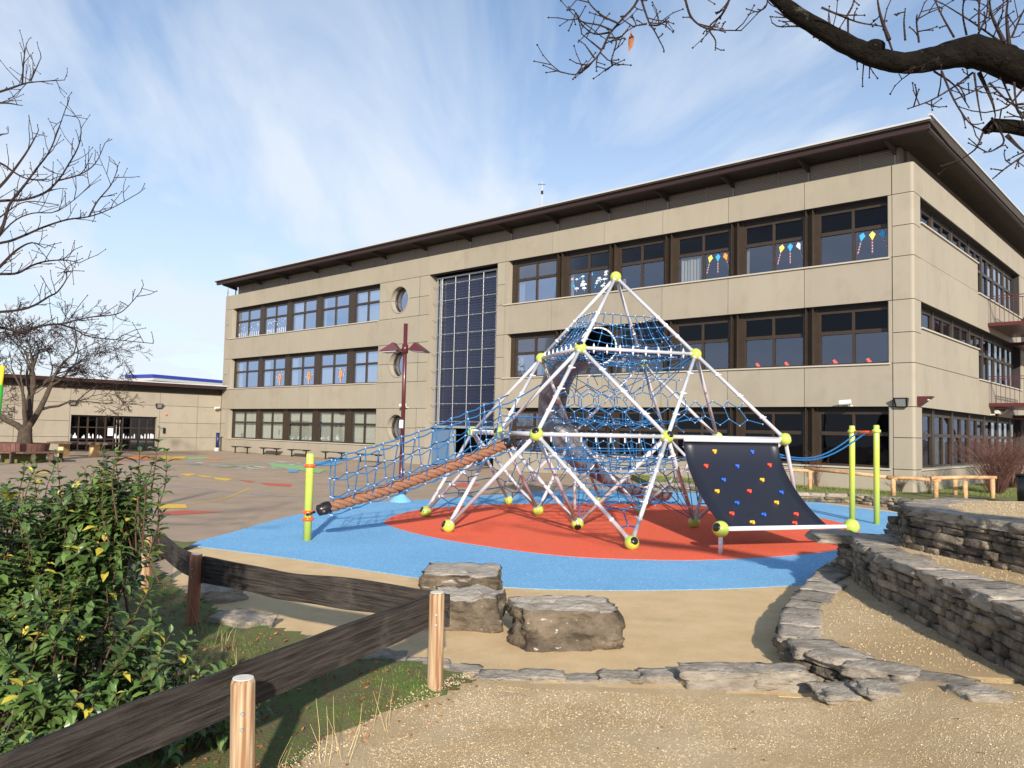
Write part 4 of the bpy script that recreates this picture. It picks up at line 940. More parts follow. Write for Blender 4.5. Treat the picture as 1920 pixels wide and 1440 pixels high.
# ------------------------------------------------------------------ street lamp
lp=gnd(751,940); lm=empty('street_lamp',lp,'maroon lamp post with two wedge lamp heads standing behind the rope bridge','street lamp')
b=MB(); zt=dep(762,607,lp.y).z; b.tube([lp,lp+ZZ*1.2],.062,10); b.tube([lp+ZZ*1.2,lp+ZZ*zt],.052,10); b.build('pole',m_lamp,lm,True)
zz=dep(760,655,lp.y).z
b=MB(); b.tube([lp+ZZ*(zz-.1),lp+ZZ*(zz+.12)],.08,12); b.build('collar',m_lamp,lm,True)
ax=Vector((.96,-.25,0)).normalized(); ay=Vector((-ax.y,ax.x,0))
for sg in (-1,1):
    b=MB(); o_=lp+ZZ*zz
    for yy in (-.05,.05): b.tube([o_+ay*yy+ax*sg*.05,o_+ay*yy+ax*sg*.24+ZZ*.0],.018,6)
    b.build('lamp_arm',m_lamp,lm,True)
    b=MB(); f=lambda a,c,z:o_+ax*sg*a+ay*c+ZZ*z
    b.hexa([f(.12,-.15,-.03),f(.62,-.24,-.07),f(.62,.24,-.07),f(.12,.15,-.03),f(.18,-.06,.05),f(.30,-.12,.17),f(.30,.12,.17),f(.18,.06,.05)])
    h_=b.build('lamp_head',m_lamp,lm); b=MB(); b.hexa([f(.2,-.13,-.06),f(.58,-.2,-.09),f(.58,.2,-.09),f(.2,.13,-.06),f(.2,-.13,-.04),f(.58,-.2,-.07),f(.58,.2,-.07),f(.2,.13,-.04)]); b.build('lamp_glass',m_steel,h_)
b=MB(); z_=dep(753,795,lp.y).z; b.box((lp.x-.03,lp.y-.06,z_),(.09,.02,.2)); b.build('sticker_plate',m_white,lm)
# ------------------------------------------------------------------ benches by the facade
def bench(x,y,lab,t=None):
    p=gnd(x,y); e=empty('bench',p,lab,'bench','low dark benches along the facade'); f=lambda a,c,z:p-uF*a-uR*c+ZZ*z
    w=.95
    for k_ in range(3): b=MB(); b.boxf(f,-w,w,-.2+.14*k_,-.08+.14*k_,.4,.44); b.build('seat_slat',m_black,e)
    for s_ in (-.75,.75): b=MB(); b.boxf(f,s_-.03,s_+.03,-.18,.2,.36,.398); b.boxf(f,s_-.03,s_+.03,-.03,.03,0,.36); b.build('leg',m_black,e)
bench(452,850,'low dark bench farthest from the camera, at the left end of the tall facade')
bench(506,853,'low dark bench second from the left along the facade')
bench(560,857,'low dark bench in the middle of the row, just left of the lime post')
bench(625,862,'low dark bench just right of the lime post, beyond the rope bridge')
bench(692,867,'low dark bench nearest the lamp post along the facade')
bp=gnd(407,846); e=empty('bollard',bp,'navy blue bollard with a white foot by the low wing','bollard')
b=MB(); b.box((bp.x,bp.y,.12),(.26,.26,.24)); b.build('foot',m_roofw,e); b=MB(); b.tube([bp+ZZ*.24,bp+ZZ*1.2],.11,12); b.tube([bp+ZZ*1.2,bp+ZZ*1.24],.13,12); b.build('shaft',m_navy,e,True)
# tables
tp=gnd(158,857); e=empty('stone_table',tp,'long grey table on two stout legs in front of the glazed doors','table')
f=lambda a,c,z:tp+Vector((a,c,z))
b=MB(); b.boxf(f,-1.55,1.5,-.7,.7,.66,.76); b.build('table_top',m_wood,e)
for a in (-1.05,.5): b=MB(); b.boxf(f,a-.13,a+.13,-.3,.3,0,.659); b.build('leg',m_tan,e)
pt_=gnd(10,862); e=empty('picnic_table',pt_,'slatted picnic table beside the bare tree at the left edge','table')
f2=lambda a,c,z:pt_+Vector((a,c,z))
b=MB()
for k_ in range(5): b.boxf(f2,-1.2,.9,-.4+.16*k_,-.27+.16*k_,.76,.8)
b.build('table_top',m_wood,e)
for s_ in (-1,1): b=MB(); b.boxf(f2,-1.2,.9,.65*s_-.13,.65*s_+.13,.44,.48); b.build('seat',m_wood,e)
for a in (-.9,.6):
    b=MB(); b.tube([f2(a,-.5,0),f2(a,.25,.75)],.035,6); b.tube([f2(a,.5,0),f2(a,-.25,.75)],.035,6); b.tube([f2(a,-.7,.42),f2(a,.7,.42)],.03,6); b.build('leg',m_steel,e)
# tree with planter bench
tr=gnd(44,866); pl=empty('tree_planter',tr,'round planter of reddish upright slats with a hexagonal bench ring round the bare tree','planter')
b=MB()
for i in range(30):
    a=2*math.pi*i/30; q=Vector((math.cos(a),math.sin(a),0)); t_=Vector((-q.y,q.x,0)); r0,r1=.88,.98
    b.hexa([tr+q*r0-t_*.085+ZZ*.3,tr+q*r0+t_*.085+ZZ*.3,tr+q*(r0-.04)+t_*.085+ZZ*.3,tr+q*(r0-.04)-t_*.085+ZZ*.3,tr+q*r1-t_*.095+ZZ*.82,tr+q*r1+t_*.095+ZZ*.82,tr+q*(r1-.04)+t_*.095+ZZ*.82,tr+q*(r1-.04)-t_*.095+ZZ*.82])
b.build('slat_ring',m_redw,pl)
b=MB(); b.tube([tr,tr+ZZ*.75],.84,20); b.build('soil',m_soil,pl)
b=MB()
for i in range(6):
    a0,a1=math.pi/3*i,math.pi/3*(i+1)
    P=[tr+Vector((math.cos(a)*r,math.sin(a)*r,0)) for a,r in ((a0,1.15),(a0,1.75),(a1,1.75),(a1,1.15))]
    b.hexa([p+ZZ*.42 for p in P]+[p+ZZ*.48 for p in P])
b.build('bench_seat',m_wood,pl)
for i in range(6):
    a0=math.pi/3*i+.26
    for d_ in (0,.52): b=MB(); q=tr+Vector((math.cos(a0+d_)*1.45,math.sin(a0+d_)*1.45,0)); b.box(q+ZZ*.21,(.14,.14,.42),a0); b.build('leg',m_wood,pl)
# leaning play pole at the left edge
e=empty('play_pole',gnd(2,872),'slanted yellow and green play pole cut by the left edge of the picture','play pole')
q=gnd(-14,872); Yp=q.y; b=MB(); b.tube([dep(-2,740,Yp),dep(5,686,Yp)],.09,10); b.build('yellow_pole',m_yel,e,True); b=MB(); b.tube([q,dep(1,722,Yp-.2)],.11,10); b.build('green_pole',m_grn,e,True)
# ------------------------------------------------------------------ bare trees
minr=.0085
def grow(b,tw,p,d,ln,r,dep_,up=.12,tips=None,kink=.35,ratio=.72,nseg=4):
    pts=[p]; rad=[r]; q=p.copy(); dd_=d.copy()
    for i in range(nseg):
        dd_=(dd_+Vector([random.uniform(-kink,kink) for _ in range(3)])*.5+ZZ*up*.4).normalized(); q=q+dd_*ln/nseg; pts.append(q.copy()); rad.append(r*(1-.38*(i+1)/nseg))
    (b if r>.02 else tw).tube(pts,[max(q_,minr) for q_ in rad],7 if r>.05 else (5 if r>.012 else 3),False)
    if dep_==0: return
    n_=random.choice((2,3,3)) if dep_>1 else 3
    for i in range(n_):
        ax_=Vector([random.gauss(0,1) for _ in range(3)]).normalized(); nd=(dd_+ax_*random.uniform(.45,.95)).normalized(); 
        st_=pts[-1] if i<2 else pts[random.choice((2,3))]
        grow(b,tw,st_,nd,ln*random.uniform(ratio-.12,ratio+.08),rad[-1]*random.uniform(.62,.8),dep_-1,up,tips,kink,ratio,nseg)
random.seed(12)
tv=empty('bare_tree',tr+ZZ*.75,'spreading leafless tree growing out of the round red planter','tree')
b=MB(); tw=MB(); k0=tr+ZZ*.7; fk=k0+Vector((0,0,.75))
b.tube([k0,k0+ZZ*.35,fk],[.34,.29,.27],10,False)
for (dx,dz,ln,r) in ((-1.0,1.0,2.0,.15),(-.35,1.3,1.9,.17),(.25,1.5,2.1,.16),(.95,.95,2.2,.15),(.1,1.2,1.6,.12)):
    d=Vector((dx,random.uniform(-.6,.6),dz*.9)).normalized(); grow(b,tw,fk-ZZ*.15,d,ln*1.05,r,7,up=.0,kink=.55,ratio=.70)
b.build('trunk',m_barkbg,tv,True); tw.build('crown',m_twig,tv)
def traced(b,tw,L_,Y,r0,r1,twn=.5,jig=.25,up=.3,buds=True,scale=1):
    """limb through given points with side twigs; L_ points in the photograph's frame, Y real distance (per point if list)"""
    ys=Y if hasattr(Y,'__len__') else [Y+random.uniform(-jig,jig)*i/len(L_) for i in range(len(L_))]
    P=smoothpath([dep(x,y,yy) for (x,y),yy in zip(L_,ys)],4); n_=len(P)
    rad=[r0+(r1-r0)*(i/(n_-1))**.8 for i in range(n_)]
    (b if r0>.02 else tw).tube(P,rad,9 if r0>.02 else 5,True)
    for i in range(1,n_):
        if random.random()<twn:
            d=(P[i]-P[i-1]).normalized(); nd=(d*.6+Vector([random.gauss(0,.7) for _ in range(3)])+ZZ*up).normalized(); ln=random.uniform(.06,.38)*scale; q=P[i]; pts=[q]
            for k_ in range(3): nd=(nd+Vector([random.uniform(-.3,.3) for _ in range(3)])+ZZ*up*.2).normalized(); q=q+nd*ln/3; pts.append(q)
            tw.tube(pts,[.0042,.0036,.003,.0026],4,True)
            if buds: tw.octa(pts[-1],.0075); tw.octa(pts[2],.006)
            if random.random()<.5:
                nd2=(nd+Vector([random.gauss(0,.6) for _ in range(3)])).normalized(); tw.tube([pts[1],pts[1]+nd2*ln*.5],[.0034,.0025],4); tw.octa(pts[1]+nd2*ln*.5,.007)
        if buds and rad[i]<.012: tw.octa(P[i],rad[i]+.0025)
random.seed(31)
lt=empty('left_bare_tree',Vector((-7.2,7.6,0)),'leafless branches reaching in from a tree outside the left edge','tree')
lt.name='overhanging_tree'
b=MB(); tw=MB()
b.tube([(-7.2,7.6,0),(-7.15,7.6,1.2),(-7.0,7.6,2.4),(-6.9,7.6,4),(-6.7,7.6,5.6)],[.2,.17,.15,.1,.05],10)
lim=[[(-260,560),(-120,590),(0,585),(54,577),(92,556),(108,547),(125,522),(121,508)],[(-300,560),(-120,600),(0,614),(37,622),(75,612),(108,608),(137,616),(167,631),(217,637),(287,644)],[(108,608),(125,605),(167,595),(208,591),(233,581),(264,547)],
[(-260,470),(-100,515),(0,514),(33,512),(62,497),(92,489),(125,488),(149,493)],[(-280,470),(-120,470),(0,456),(42,443),(79,427),(125,412),(167,406),(208,391),(260,362)],[(167,406),(183,377),(208,347),(220,319)],[(-240,400),(-100,390),(0,377),(42,375),(83,362),(108,339),(125,314),(146,277),(152,247),(149,227)],
[(108,339),(150,327),(179,306),(197,268)],[(-60,520),(0,435),(17,385),(46,347),(67,318),(92,285),(108,247),(123,204)],[(-200,250),(-60,290),(0,306),(25,322),(50,335),(90,340)],[(-260,250),(-100,200),(0,172),(42,158),(62,154),(121,150)],[(42,158),(45,110),(50,81)],[(58,150),(77,108)],[(-80,200),(0,193),(42,198)],[(-60,400),(0,350),(40,300),(62,265),(72,245)],[(-30,480),(20,420),(60,400),(110,395),(168,350)],[(-90,330),(-10,260),(15,250)],[(-60,560),(0,500),(30,470),(60,455),(84,465)],[(-40,440),(10,400),(50,378),(110,384)]]
for i,l in enumerate(lim): 
    main=l[0][0]<-50; traced(b,tw,l,7.4+.25*math.sin(i*2.1),.019 if main else .009,.0035,.62,.3,.55,scale=.85)
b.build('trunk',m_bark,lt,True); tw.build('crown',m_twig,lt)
rt=empty('right_bare_tree',Vector((5.9,3.9,0)),'thick mossy tree limb and leafless twigs hanging in from the upper right','tree'); rt.name='overhanging_tree'
b=MB(); tw=MB(); random.seed(8)
Y=4.2; px=Y/F
big=[(2400,330),(2150,230),(2000,165),(1920,132),(1864,108),(1826,97),(1794,100),(1751,110),(1700,118),(1658,112),(1615,96),(1573,75),(1526,47),(1489,24),(1450,-12),(1380,-90)]
rr=[56,46,37,31,29,31,27,23,20,19,19,18,16,15,13,10]
P=smoothpath([dep(x,y,Y-.0) for x,y in big],5); R2=[]
for i in range(len(P)):
    t=i/(len(P)-1)*(len(rr)-1); k_=min(int(t),len(rr)-2); R2.append((rr[k_]+(rr[k_+1]-rr[k_])*(t-k_))*px*(1+.10*noise.noise(Vector((i*.45,0,0)))))
b.tube(P,R2,18)
for q,r_ in ((1745,95),(1826,78),(1890,90),(1640,80)): b.ball(dep(q,r_+8,Y-.03),.045,10,7,0,(1.3,1,.9))
b.tube([(5.9,3.9,0),(5.8,3.95,1.3),(5.5,4.0,2.4),P[0],P[1]],[.34,.26,.24,60*px*1.2,60*px],16)
P2=[dep(x,y,Y+.1) for x,y in ((2300,330),(2100,300),(1990,262),(1930,243),(1895,237),(1862,235),(1846,246))]; b.tube(P2,[.1,.07,.05,.042,.038,.038,.02],12)
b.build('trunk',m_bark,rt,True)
def u(L_): return [(1020+x/2.133,y/2.133) for x,y in L_]
big2=[[(420,-160),(375,0),(310,80),(260,140),(225,210),(180,260),(130,297),(65,288)],[(270,120),(220,100),(150,85),(120,40)],[(300,95),(230,60),(180,10),(175,-30)],[(250,150),(290,160),(270,240),(275,262)],[(380,-60),(390,0),(420,90),(440,120),(475,187)],[(420,100),(460,100),(500,70)],[(410,95),(355,105)],[(200,230),(165,180)],[(230,200),(150,135)],[(265,130),(200,135),(150,100)],
[(540,-90),(565,0),(590,70),(640,110),(700,120),(788,122)],[(760,-80),(740,0),(710,60),(660,110),(685,160),(685,200)],[(900,-60),(890,20),(860,48)],[(1010,95),(970,70),(925,45)],[(1030,105),(990,105),(955,108)],[(1120,150),(1165,170),(1140,175)],
[(1860,180),(1850,60),(1860,-20)],[(1840,170),(1790,60),(1780,-20)],[(1640,150),(1590,60),(1555,-20)],[(1690,140),(1675,60),(1680,-20)],[(1830,170),(1700,80),(1595,15)],[(1380,160),(1345,60),(1330,-30)],[(1205,75),(1235,20),(1240,-20)],[(1215,70),(1220,190),(1250,230),(1290,240)],[(1365,120),(1400,220),(1430,285),(1475,285)],[(1110,30),(1180,60),(1260,90),(1350,105)],[(1445,160),(1440,90),(1445,35)],[(1500,170),(1490,90),(1492,60)],[(1740,120),(1740,40),(1745,-10)],[(1870,150),(1900,80),(1930,20)],[(1735,140),(1770,60),(1775,-10)],
[(1715,290),(1650,340),(1550,400),(1455,435)],[(1590,285),(1640,400),(1700,490),(1750,520)],[(1720,290),(1735,400),(1750,480)],[(1740,290),(1790,400),(1805,460)],[(1830,310),(1870,400),(1920,470)],[(1850,540),(1900,590),(1930,612)],[(1755,530),(1730,590),(1695,620)],[(1930,615),(1850,670),(1795,715)],[(1780,330),(1850,400),(1900,430),(1990,460)],[(1920,350),(1860,420),(1820,440)],[(1790,470),(1840,560),(1800,600),(1760,610)],[(1560,285),(1640,340),(1700,430)],[(1880,330),(1890,420),(1930,520)]]
for i,l in enumerate(big2):
    r=.009 if i in (0,4,10,11) else .0065
    if i in (16,17,21,34,36): r=.013
    traced(b,tw,u(l),4.2+(.35 if i<16 else .0)+.12*math.sin(i*1.7),r,.0032,.42,.15,.25,scale=.62)
tw.build('crown',m_twig,rt)
q=dep(1183,60,4.5); b=MB(); b.tube([q+ZZ*.03,q],.0015,4); b.add([q,q+Vector((.022,.008,-.03)),q+Vector((.012,.0,-.085)),q+Vector((-.012,.004,-.12)),q+Vector((-.018,-.012,-.05))],[(0,1,2),(0,2,3),(0,3,4)]); b.build('dead_leaf',m_dry,rt)
# ================================================================== PART 3: foreground
def stone(b,c,d,rz=0,seed=0,rough=.12,n=5,boxy=.72,tilt=(0,0)):
    """rounded irregular block: c centre, d size"""
    idx={}; vs=[]; fs=[]; rot=Matrix.Rotation(rz,3,'Z')@Matrix.Rotation(tilt[0],3,'X')@Matrix.Rotation(tilt[1],3,'Y')
    o=Vector((seed*3.7,seed*1.3,seed*2.1))
    def vid(p):
        k_=(round(p[0],4),round(p[1],4),round(p[2],4))
        if k_ in idx: return idx[k_]
        v=Vector(p); s_=v.normalized()*1.12; q=v*boxy+s_*(1-boxy)
        nz=noise.noise_vector(q*1.3+o)*rough*1.5+noise.noise_vector(q*3.6+o)*rough*.8+(noise.noise_vector(q*8+o)*rough*.35 if n>8 else Vector())
        q=q+nz; q=Vector((q.x*d[0]/2,q.y*d[1]/2,q.z*d[2]/2)); q=rot@q; idx[k_]=len(vs); vs.append(Vector(c)+q); return idx[k_]
    for ax_ in range(3):
        for sg in (-1,1):
            for i in range(n):
                for j in range(n):
                    qs=[]
                    for a,c_ in ((i,j),(i+1,j),(i+1,j+1),(i,j+1)):
                        p=[0,0,0]; p[ax_]=sg; p[(ax_+1)%3]=-1+2*a/n; p[(ax_+2)%3]=-1+2*c_/n; qs.append(vid(p))
                    fs.append(tuple(qs) if sg>0 else tuple(reversed(qs)))
    b.add(vs,fs)
def drywall(b,line,z0,z1,course=.085,lmin=.16,lmax=.42,depth=.22,batter=.0,seed=1,cap=.1,capw=.36,flip=1,n=4):
    random.seed(seed); seglen=[(Vector(c)-Vector(a)).length for a,c in zip(line,line[1:])]; T=sum(seglen)
    def at(s_):
        for (a,c),l_ in zip(zip(line,line[1:]),seglen):
            if s_<=l_ or (c is line[-1]): 
                a,c=Vector(a),Vector(c); d=(c-a).normalized(); return a+d*s_,math.atan2(d.y,d.x),Vector((-d.y,d.x))
            s_-=l_
    z=z0; k_=0
    while z<z1-cap-.01:
        hh=min(random.uniform(course*.75,course*1.3),z1-cap-z); s_=-random.uniform(0,.1)
        if hh<.03: break
        while s_<T:
            l_=random.uniform(lmin,lmax); p,a,nn=at(min(max(s_+l_/2,0),T-.001)); o=nn*flip*(depth*.35+random.uniform(-.018,.018))
            stone(b,(p.x+o.x,p.y+o.y,z+hh/2),(l_*.95,depth,hh*.94),a+random.uniform(-.05,.05),random.random()*100,.11,n,.84,(random.uniform(-.05,.05),random.uniform(-.04,.04))); s_+=l_
        z+=hh
    s_=-.1
    while s_<T:
        m0=len(b.mi); l_=random.uniform(.28,.6) if s_>.9 else random.uniform(.2,.32); p,a,nn=at(min(max(s_+l_/2,0),T-.001)); w_=capw*random.uniform(.8,1.2); o=nn*flip*(w_/2-.03)
        stone(b,(p.x+o.x,p.y+o.y,z1-cap/2),(l_*1.02,w_,cap*random.uniform(.9,1.12)),a+random.uniform(-.04,.04),random.random()*100,.15,n+3,.86,(random.uniform(-.02,.02),random.uniform(-.02,.02))); b.mi[m0:]=[1]*(len(b.mi)-m0); s_+=l_
def v2(p): return (p.x,p.y)
# tier outlines (plan)
t1=[v2(gnd(x,y,.22)) for x,y in ((1585,1036),(1545,1062),(1500,1105),(1470,1150),(1466,1182),(1490,1207),(1545,1228),(1620,1252),(1745,1275))]
t2=[v2(gnd(1700,1000,.67)),v2(gnd(1655,1002,.67)),v2(gnd(1622,1006,.67))]+[v2(gnd(x,y,.22)) for x,y in ((1594,1064),(1612,1092),(1650,1122),(1710,1152),(1790,1196),(1920,1262),(2100,1345))]
t3=[v2(gnd(1780,932,1.1)),v2(gnd(1712,938,1.1))]+[v2(gnd(x,y,.67)) for x,y in ((1692,1000),(1702,1023),(1760,1037),(1830,1052),(1920,1072),(2100,1110))]
far=[(9.5,3.6),(10.5,11.5)]
core=mat('wall_core',(.012,.010,.008),.95)
def shrink(poly,d):
    cx=sum(p[0] for p in poly)/len(poly); cy=sum(p[1] for p in poly)/len(poly); out=[]
    for p in poly: v=Vector((cx-p[0],cy-p[1])).normalized()*d; out.append((p[0]+v.x,p[1]+v.y))
    return out
def tier(line,z0,z1,label,seed,cap,course,closing,flip=1,capw=.36):
    e=empty('dry_stone_wall',(line[len(line)//2][0],line[len(line)//2][1],z0),label,'stone wall','stepped dry stone terraces')
    b=MB(); drywall(b,line,z0-.03,z1,course,seed=seed,cap=cap,flip=flip,capw=capw); b.build('stonework',[m_stone,m_flag],e,True)
    poly=shrink(line+closing,.16); b=MB(); b.prism(poly,z0-.05,z1-.07); b.build('core',core,e)
    b=MB(); b.prism(shrink(poly,.06),z1-.069,z1-.02); g_=b.build('gravel_top',m_gravel,e); return e,poly
w1,p1=tier(t1,.0,.22,'lowest kerb-high stone terrace edge beside the tan rubber',5,.08,.08,[(6.0,5.2),(8.5,8),(7.5,11)],1,.34)
w2,p2=tier(t2,.22,.67,'middle stone terrace wall, longest of the three, running to the right edge',9,.11,.075,[(8.5,5.0),(9.5,8.5),(8.6,11)],1,.46)
w3,p3=tier(t3,.67,1.10,'topmost stone terrace wall at the right edge below the log fence',13,.10,.085,[(9.3,7.5),(9.3,10.3)],1,.42)
# kerb stones
random.seed(17)
KS=[((402,1108),(.48,.42,.17),.9,'pale cracked flat stone behind the post at the fence corner'),((456,1163),(.52,.36,.15),-.35,'brown tilted stone right of the fence corner post'),((505,1188),(.42,.26,.10),-.25,'flat pale stone half hidden by the long plank'),((556,1200),(.38,.26,.10),-.2,'flat grey stone just above the long plank'),
((648,1222),(.40,.24,.10),-.3,'flat stone showing just below the long plank'),((712,1230),(.46,.24,.12),-.2,'long grey stone left of the right fence post'),((800,1242),(.40,.22,.08),-.15,'flat stone behind the foot of the right fence post'),((868,1250),(.34,.24,.07),-.1,'flat stone right of the foot of the right fence post'),((945,1262),(.40,.26,.08),-.1,'wide flat kerb stone with a dead leaf on it'),
((1018,1262),(.36,.20,.08),-.05,'flat kerb stone below the left end of the dark boulder'),((1092,1263),(.34,.2,.07),0,'sunken kerb stone below the middle of the dark boulder'),((1165,1262),(.34,.2,.09),0,'kerb stone below the right end of the dark boulder'),((1245,1262),(.38,.22,.10),0,'grey kerb stone left of the two biggest kerb stones'),((1352,1262),(.66,.3,.17),.04,'big rounded grey kerb stone in front of the tan rubber'),((1462,1264),(.46,.3,.17),-.05,'pale blocky kerb stone ending next to the stone terrace'),
((1595,1288),(.5,.3,.05),-.1,'thin flat slab sunk in the gravel, left of the pair'),((1690,1282),(.62,.34,.05),-.12,'largest thin flat slab sunk in the gravel'),((1835,1296),(.32,.22,.12),.1,'small grey stone at the right end of the kerb line')]
for i,((x,y),d,rz,lab) in enumerate(KS):
    zb=gz(*v2(gnd(x,y,.1))) if x>1560 else 0; p=gnd(x,y,zb+d[2]*.5); b=MB(); stone(b,(p.x,p.y,zb+d[2]/2-(.055 if d[2]<.14 else .04)+random.uniform(-.012,.012)),(d[0]*random.uniform(.85,1.05),d[1]*random.uniform(.95,1.25),d[2]+.02),rz+random.uniform(-.12,.12),i*1.9+2,.15,8,.74)
    o=b.build('kerb_stone',m_flag,None,True); tag(o,lab,'stone','flat stones edging the gravel')
# boulders
def boulder(x0,x1,ybase,hgt,dpt,lab,seed,rz=0,boxy=.8):
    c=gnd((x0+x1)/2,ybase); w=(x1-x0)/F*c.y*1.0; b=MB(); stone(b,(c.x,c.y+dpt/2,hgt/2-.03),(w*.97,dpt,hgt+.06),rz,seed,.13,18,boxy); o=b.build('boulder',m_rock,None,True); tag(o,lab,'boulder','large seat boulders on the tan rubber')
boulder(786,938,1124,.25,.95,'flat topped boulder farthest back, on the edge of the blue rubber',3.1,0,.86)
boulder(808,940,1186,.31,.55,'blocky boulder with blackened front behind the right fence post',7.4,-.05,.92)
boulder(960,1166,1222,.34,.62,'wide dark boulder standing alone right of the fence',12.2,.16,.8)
# ------------------------------------------------------------------ fence
fe=empty('plank_fence',Vector((-1.26,3.65,0)),'low fence of weathered dark planks on round pine posts in the left foreground','fence')
FP=[Vector((-2.15,1.85,0)),Vector((-1.17,3.66,0)),Vector((-.49,5.62,0)),Vector((-2.8,7.15,0)),Vector((-3.95,8.75,0))]
FT=[.68,.70,.70,.68,.62]
for i,(p,h_) in enumerate(zip(FP,FT)):
    b=MB(); r=.055; lean=Vector((.02*math.sin(i*3),.01,0)) if i!=1 else Vector((-.02,0,0))
    b.tube([(0,0,-.05),(0,0,.1),lean+ZZ*(h_-.02),lean+ZZ*h_],[r,r,r*.98,r*.86],22)
    o=b.build('fence_post',m_postb if i==3 else m_post,fe,True); 
    for v in o.data.vertices: v.co+= fe.location-fe.location
    o.location=p-Vector(fe['_w']); 
    for v in o.data.vertices: v.co+=Vector(fe['_w'])
    b=MB(); b.tube([lean+ZZ*(h_-.002),lean+ZZ*(h_+.003)],r*.84,22); t_=b.build('post_top',m_ptop,o); t_.location=(0,0,0)
    for v in t_.data.vertices: v.co+=Vector(o['_w'])
    for v in o.data.vertices: v.co=v.co
def plank(a,c,za,zc,wd,seed,side=1,th=.032,ext=(.0,.0)):
    a=Vector((a.x,a.y,za)); c=Vector((c.x,c.y,zc)); d=c-a; ln=d.length; d.normalize(); nn=Vector((-d.y,d.x,0)).normalized()*side; up=nn.cross(d)*side; up=up if up.z>0 else -up
    n_=36; vs=[]
    for i in range(n_+1):
        t=-ext[0]+(ln+ext[0]+ext[1])*i/n_; w1_=wd/2*(1+.16*noise.noise(Vector((t*1.6,seed,0)))); w2_=wd/2*(1+.16*noise.noise(Vector((t*1.6,seed,7)))); cen=.03*noise.noise(Vector((t*.9,seed,3)))
        for yy,zz_ in ((0,-w2_+cen),(0,w1_+cen),(th,w1_+cen),(th,-w2_+cen)): vs.append((t,yy,zz_))
    fs=[(4*i+j,4*i+4+j,4*i+4+(j+1)%4,4*i+(j+1)%4) for i in range(n_) for j in range(4)]+[(0,1,2,3),(4*n_+3,4*n_+2,4*n_+1,4*n_)]
    b=MB(); b.add(vs,fs); o=b.build('fence_plank',m_plank,None); o.parent=fe
    Mx=Matrix((d,nn,up)).transposed().to_4x4(); Mx.translation=a+nn*.05-Vector(fe['_w']); o.matrix_local=Mx
for i in (1,2,3):
    for dz in (.56,.63):
        b=MB(); q=FP[i]+Vector((0,-.052,dz-.07)); b.tube([q,q+Vector((0,-.008,0))],.009,8); b.build('bolt',m_steel,fe)
plank(FP[0],FP[2],.545,.575,.225,1.0,1,ext=(1.2,.06))
plank(FP[2],FP[3],.57,.53,.225,2.0,-1,ext=(.05,-.03))
plank(FP[3],FP[4],.53,.53,.21,3.0,-1,ext=(.05,.3))
# ------------------------------------------------------------------ evergreen bush
def leafq(b,p,d,up,ln,w,m=0,fold=.25,droop=.15):
    d=d.normalized(); s_=d.cross(up); s_=s_.normalized() if s_.length>1e-4 else d.orthogonal().normalized(); n_=s_.cross(d)
    A_=p; B_=p+d*ln*.5-n_*0; C_=p+d*ln-n_*ln*droop
    l1=p+d*ln*.3+s_*w*.42+n_*w*fold; l2=p+d*ln*.62+s_*w*.45+n_*w*fold-n_*ln*droop*.3; r1=p+d*ln*.3-s_*w*.42+n_*w*fold; r2=p+d*ln*.62-s_*w*.45+n_*w*fold-n_*ln*droop*.3
    b.add([A_,l1,l2,C_,r2,r1,B_],[(0,1,6),(1,2,6),(2,3,6),(3,4,6),(4,5,6),(5,0,6)],m)
random.seed(77)
bu=empty('evergreen_bush',Vector((-2.7,4.7,0)),'big leafy evergreen bush with glossy green leaves at the left edge','bush')
lb=MB(); stb=MB()
vols=[((-3.2,4.75,.72),(.84,.75,.76),330),((-2.62,5.0,1.0),(.32,.4,.42),75),((-1.95,4.45,.3),(.55,.42,.22),80),((-2.55,4.95,1.24),(.28,.34,.36),75),((-4.3,5.3,.8),(1.1,.9,.8),150),((-2.55,4.5,.5),(.6,.6,.5),130),((-3.3,5.4,1.0),(.8,.5,.55),80),((-2.35,3.6,.25),(.45,.4,.22),60)]
spike=[(300,805),(262,848),(285,872),(245,885),(298,915),(190,838),(228,842),(108,868),(48,875),(215,850),(160,880),(270,900),(75,905),(25,950),(130,930)]
def shoot(base,tip,n_lv,ls=1):
    mid=lerp(base,tip,.5)+Vector([random.uniform(-.06,.06) for _ in range(3)]); P=smoothpath([base,mid,tip],4)
    stb.tube(P,[.006-.0035*i/(len(P)-1) for i in range(len(P))],4,False)
    a=random.uniform(0,6.28)
    for k_ in range(n_lv):
        t=1-k_*.075; 
        if t<.15: break
        q=P[min(int(t*(len(P)-1)),len(P)-1)]; d0=(tip-base).normalized(); o1=d0.orthogonal().normalized(); o2=d0.cross(o1)
        for s_ in (0,math.pi):
            aa=a+s_+random.uniform(-.3,.3); rad=(o1*math.cos(aa)+o2*math.sin(aa)); el=.25+.75*math.exp(-k_*.8)
            dd_=(rad+d0*el*.9+ZZ*.1).normalized(); ln=random.uniform(.055,.10)*ls*(.6 if k_==0 else 1)
            leafq(lb,q+rad*.004+d0*random.uniform(-.015,.015),dd_,ZZ+d0*.3,ln,ln*.55,1 if random.random()<.035 else 0,random.uniform(.05,.35),random.uniform(.0,.35))
        a+=math.pi/2+random.uniform(-.2,.2)
for c,r,n_ in vols:
    for i in range(n_):
        while True:
            v=Vector([random.gauss(0,1) for _ in range(3)]).normalized()
            if v.z>-.45: break
        f=random.uniform(.7,1.12)*(1+.45*noise.noise(v*2.3+Vector(c))); tip=Vector((c[0]+v.x*r[0]*f,c[1]+v.y*r[1]*f,max(.04,c[2]+v.z*r[2]*f)))
        dirn=(Vector((v.x*.7,v.y*.7,.75+v.z*.5))).normalized(); base=tip-dirn*random.uniform(.28,.45); base.z=max(base.z,.02)
        shoot(base,tip,random.randint(6,10))
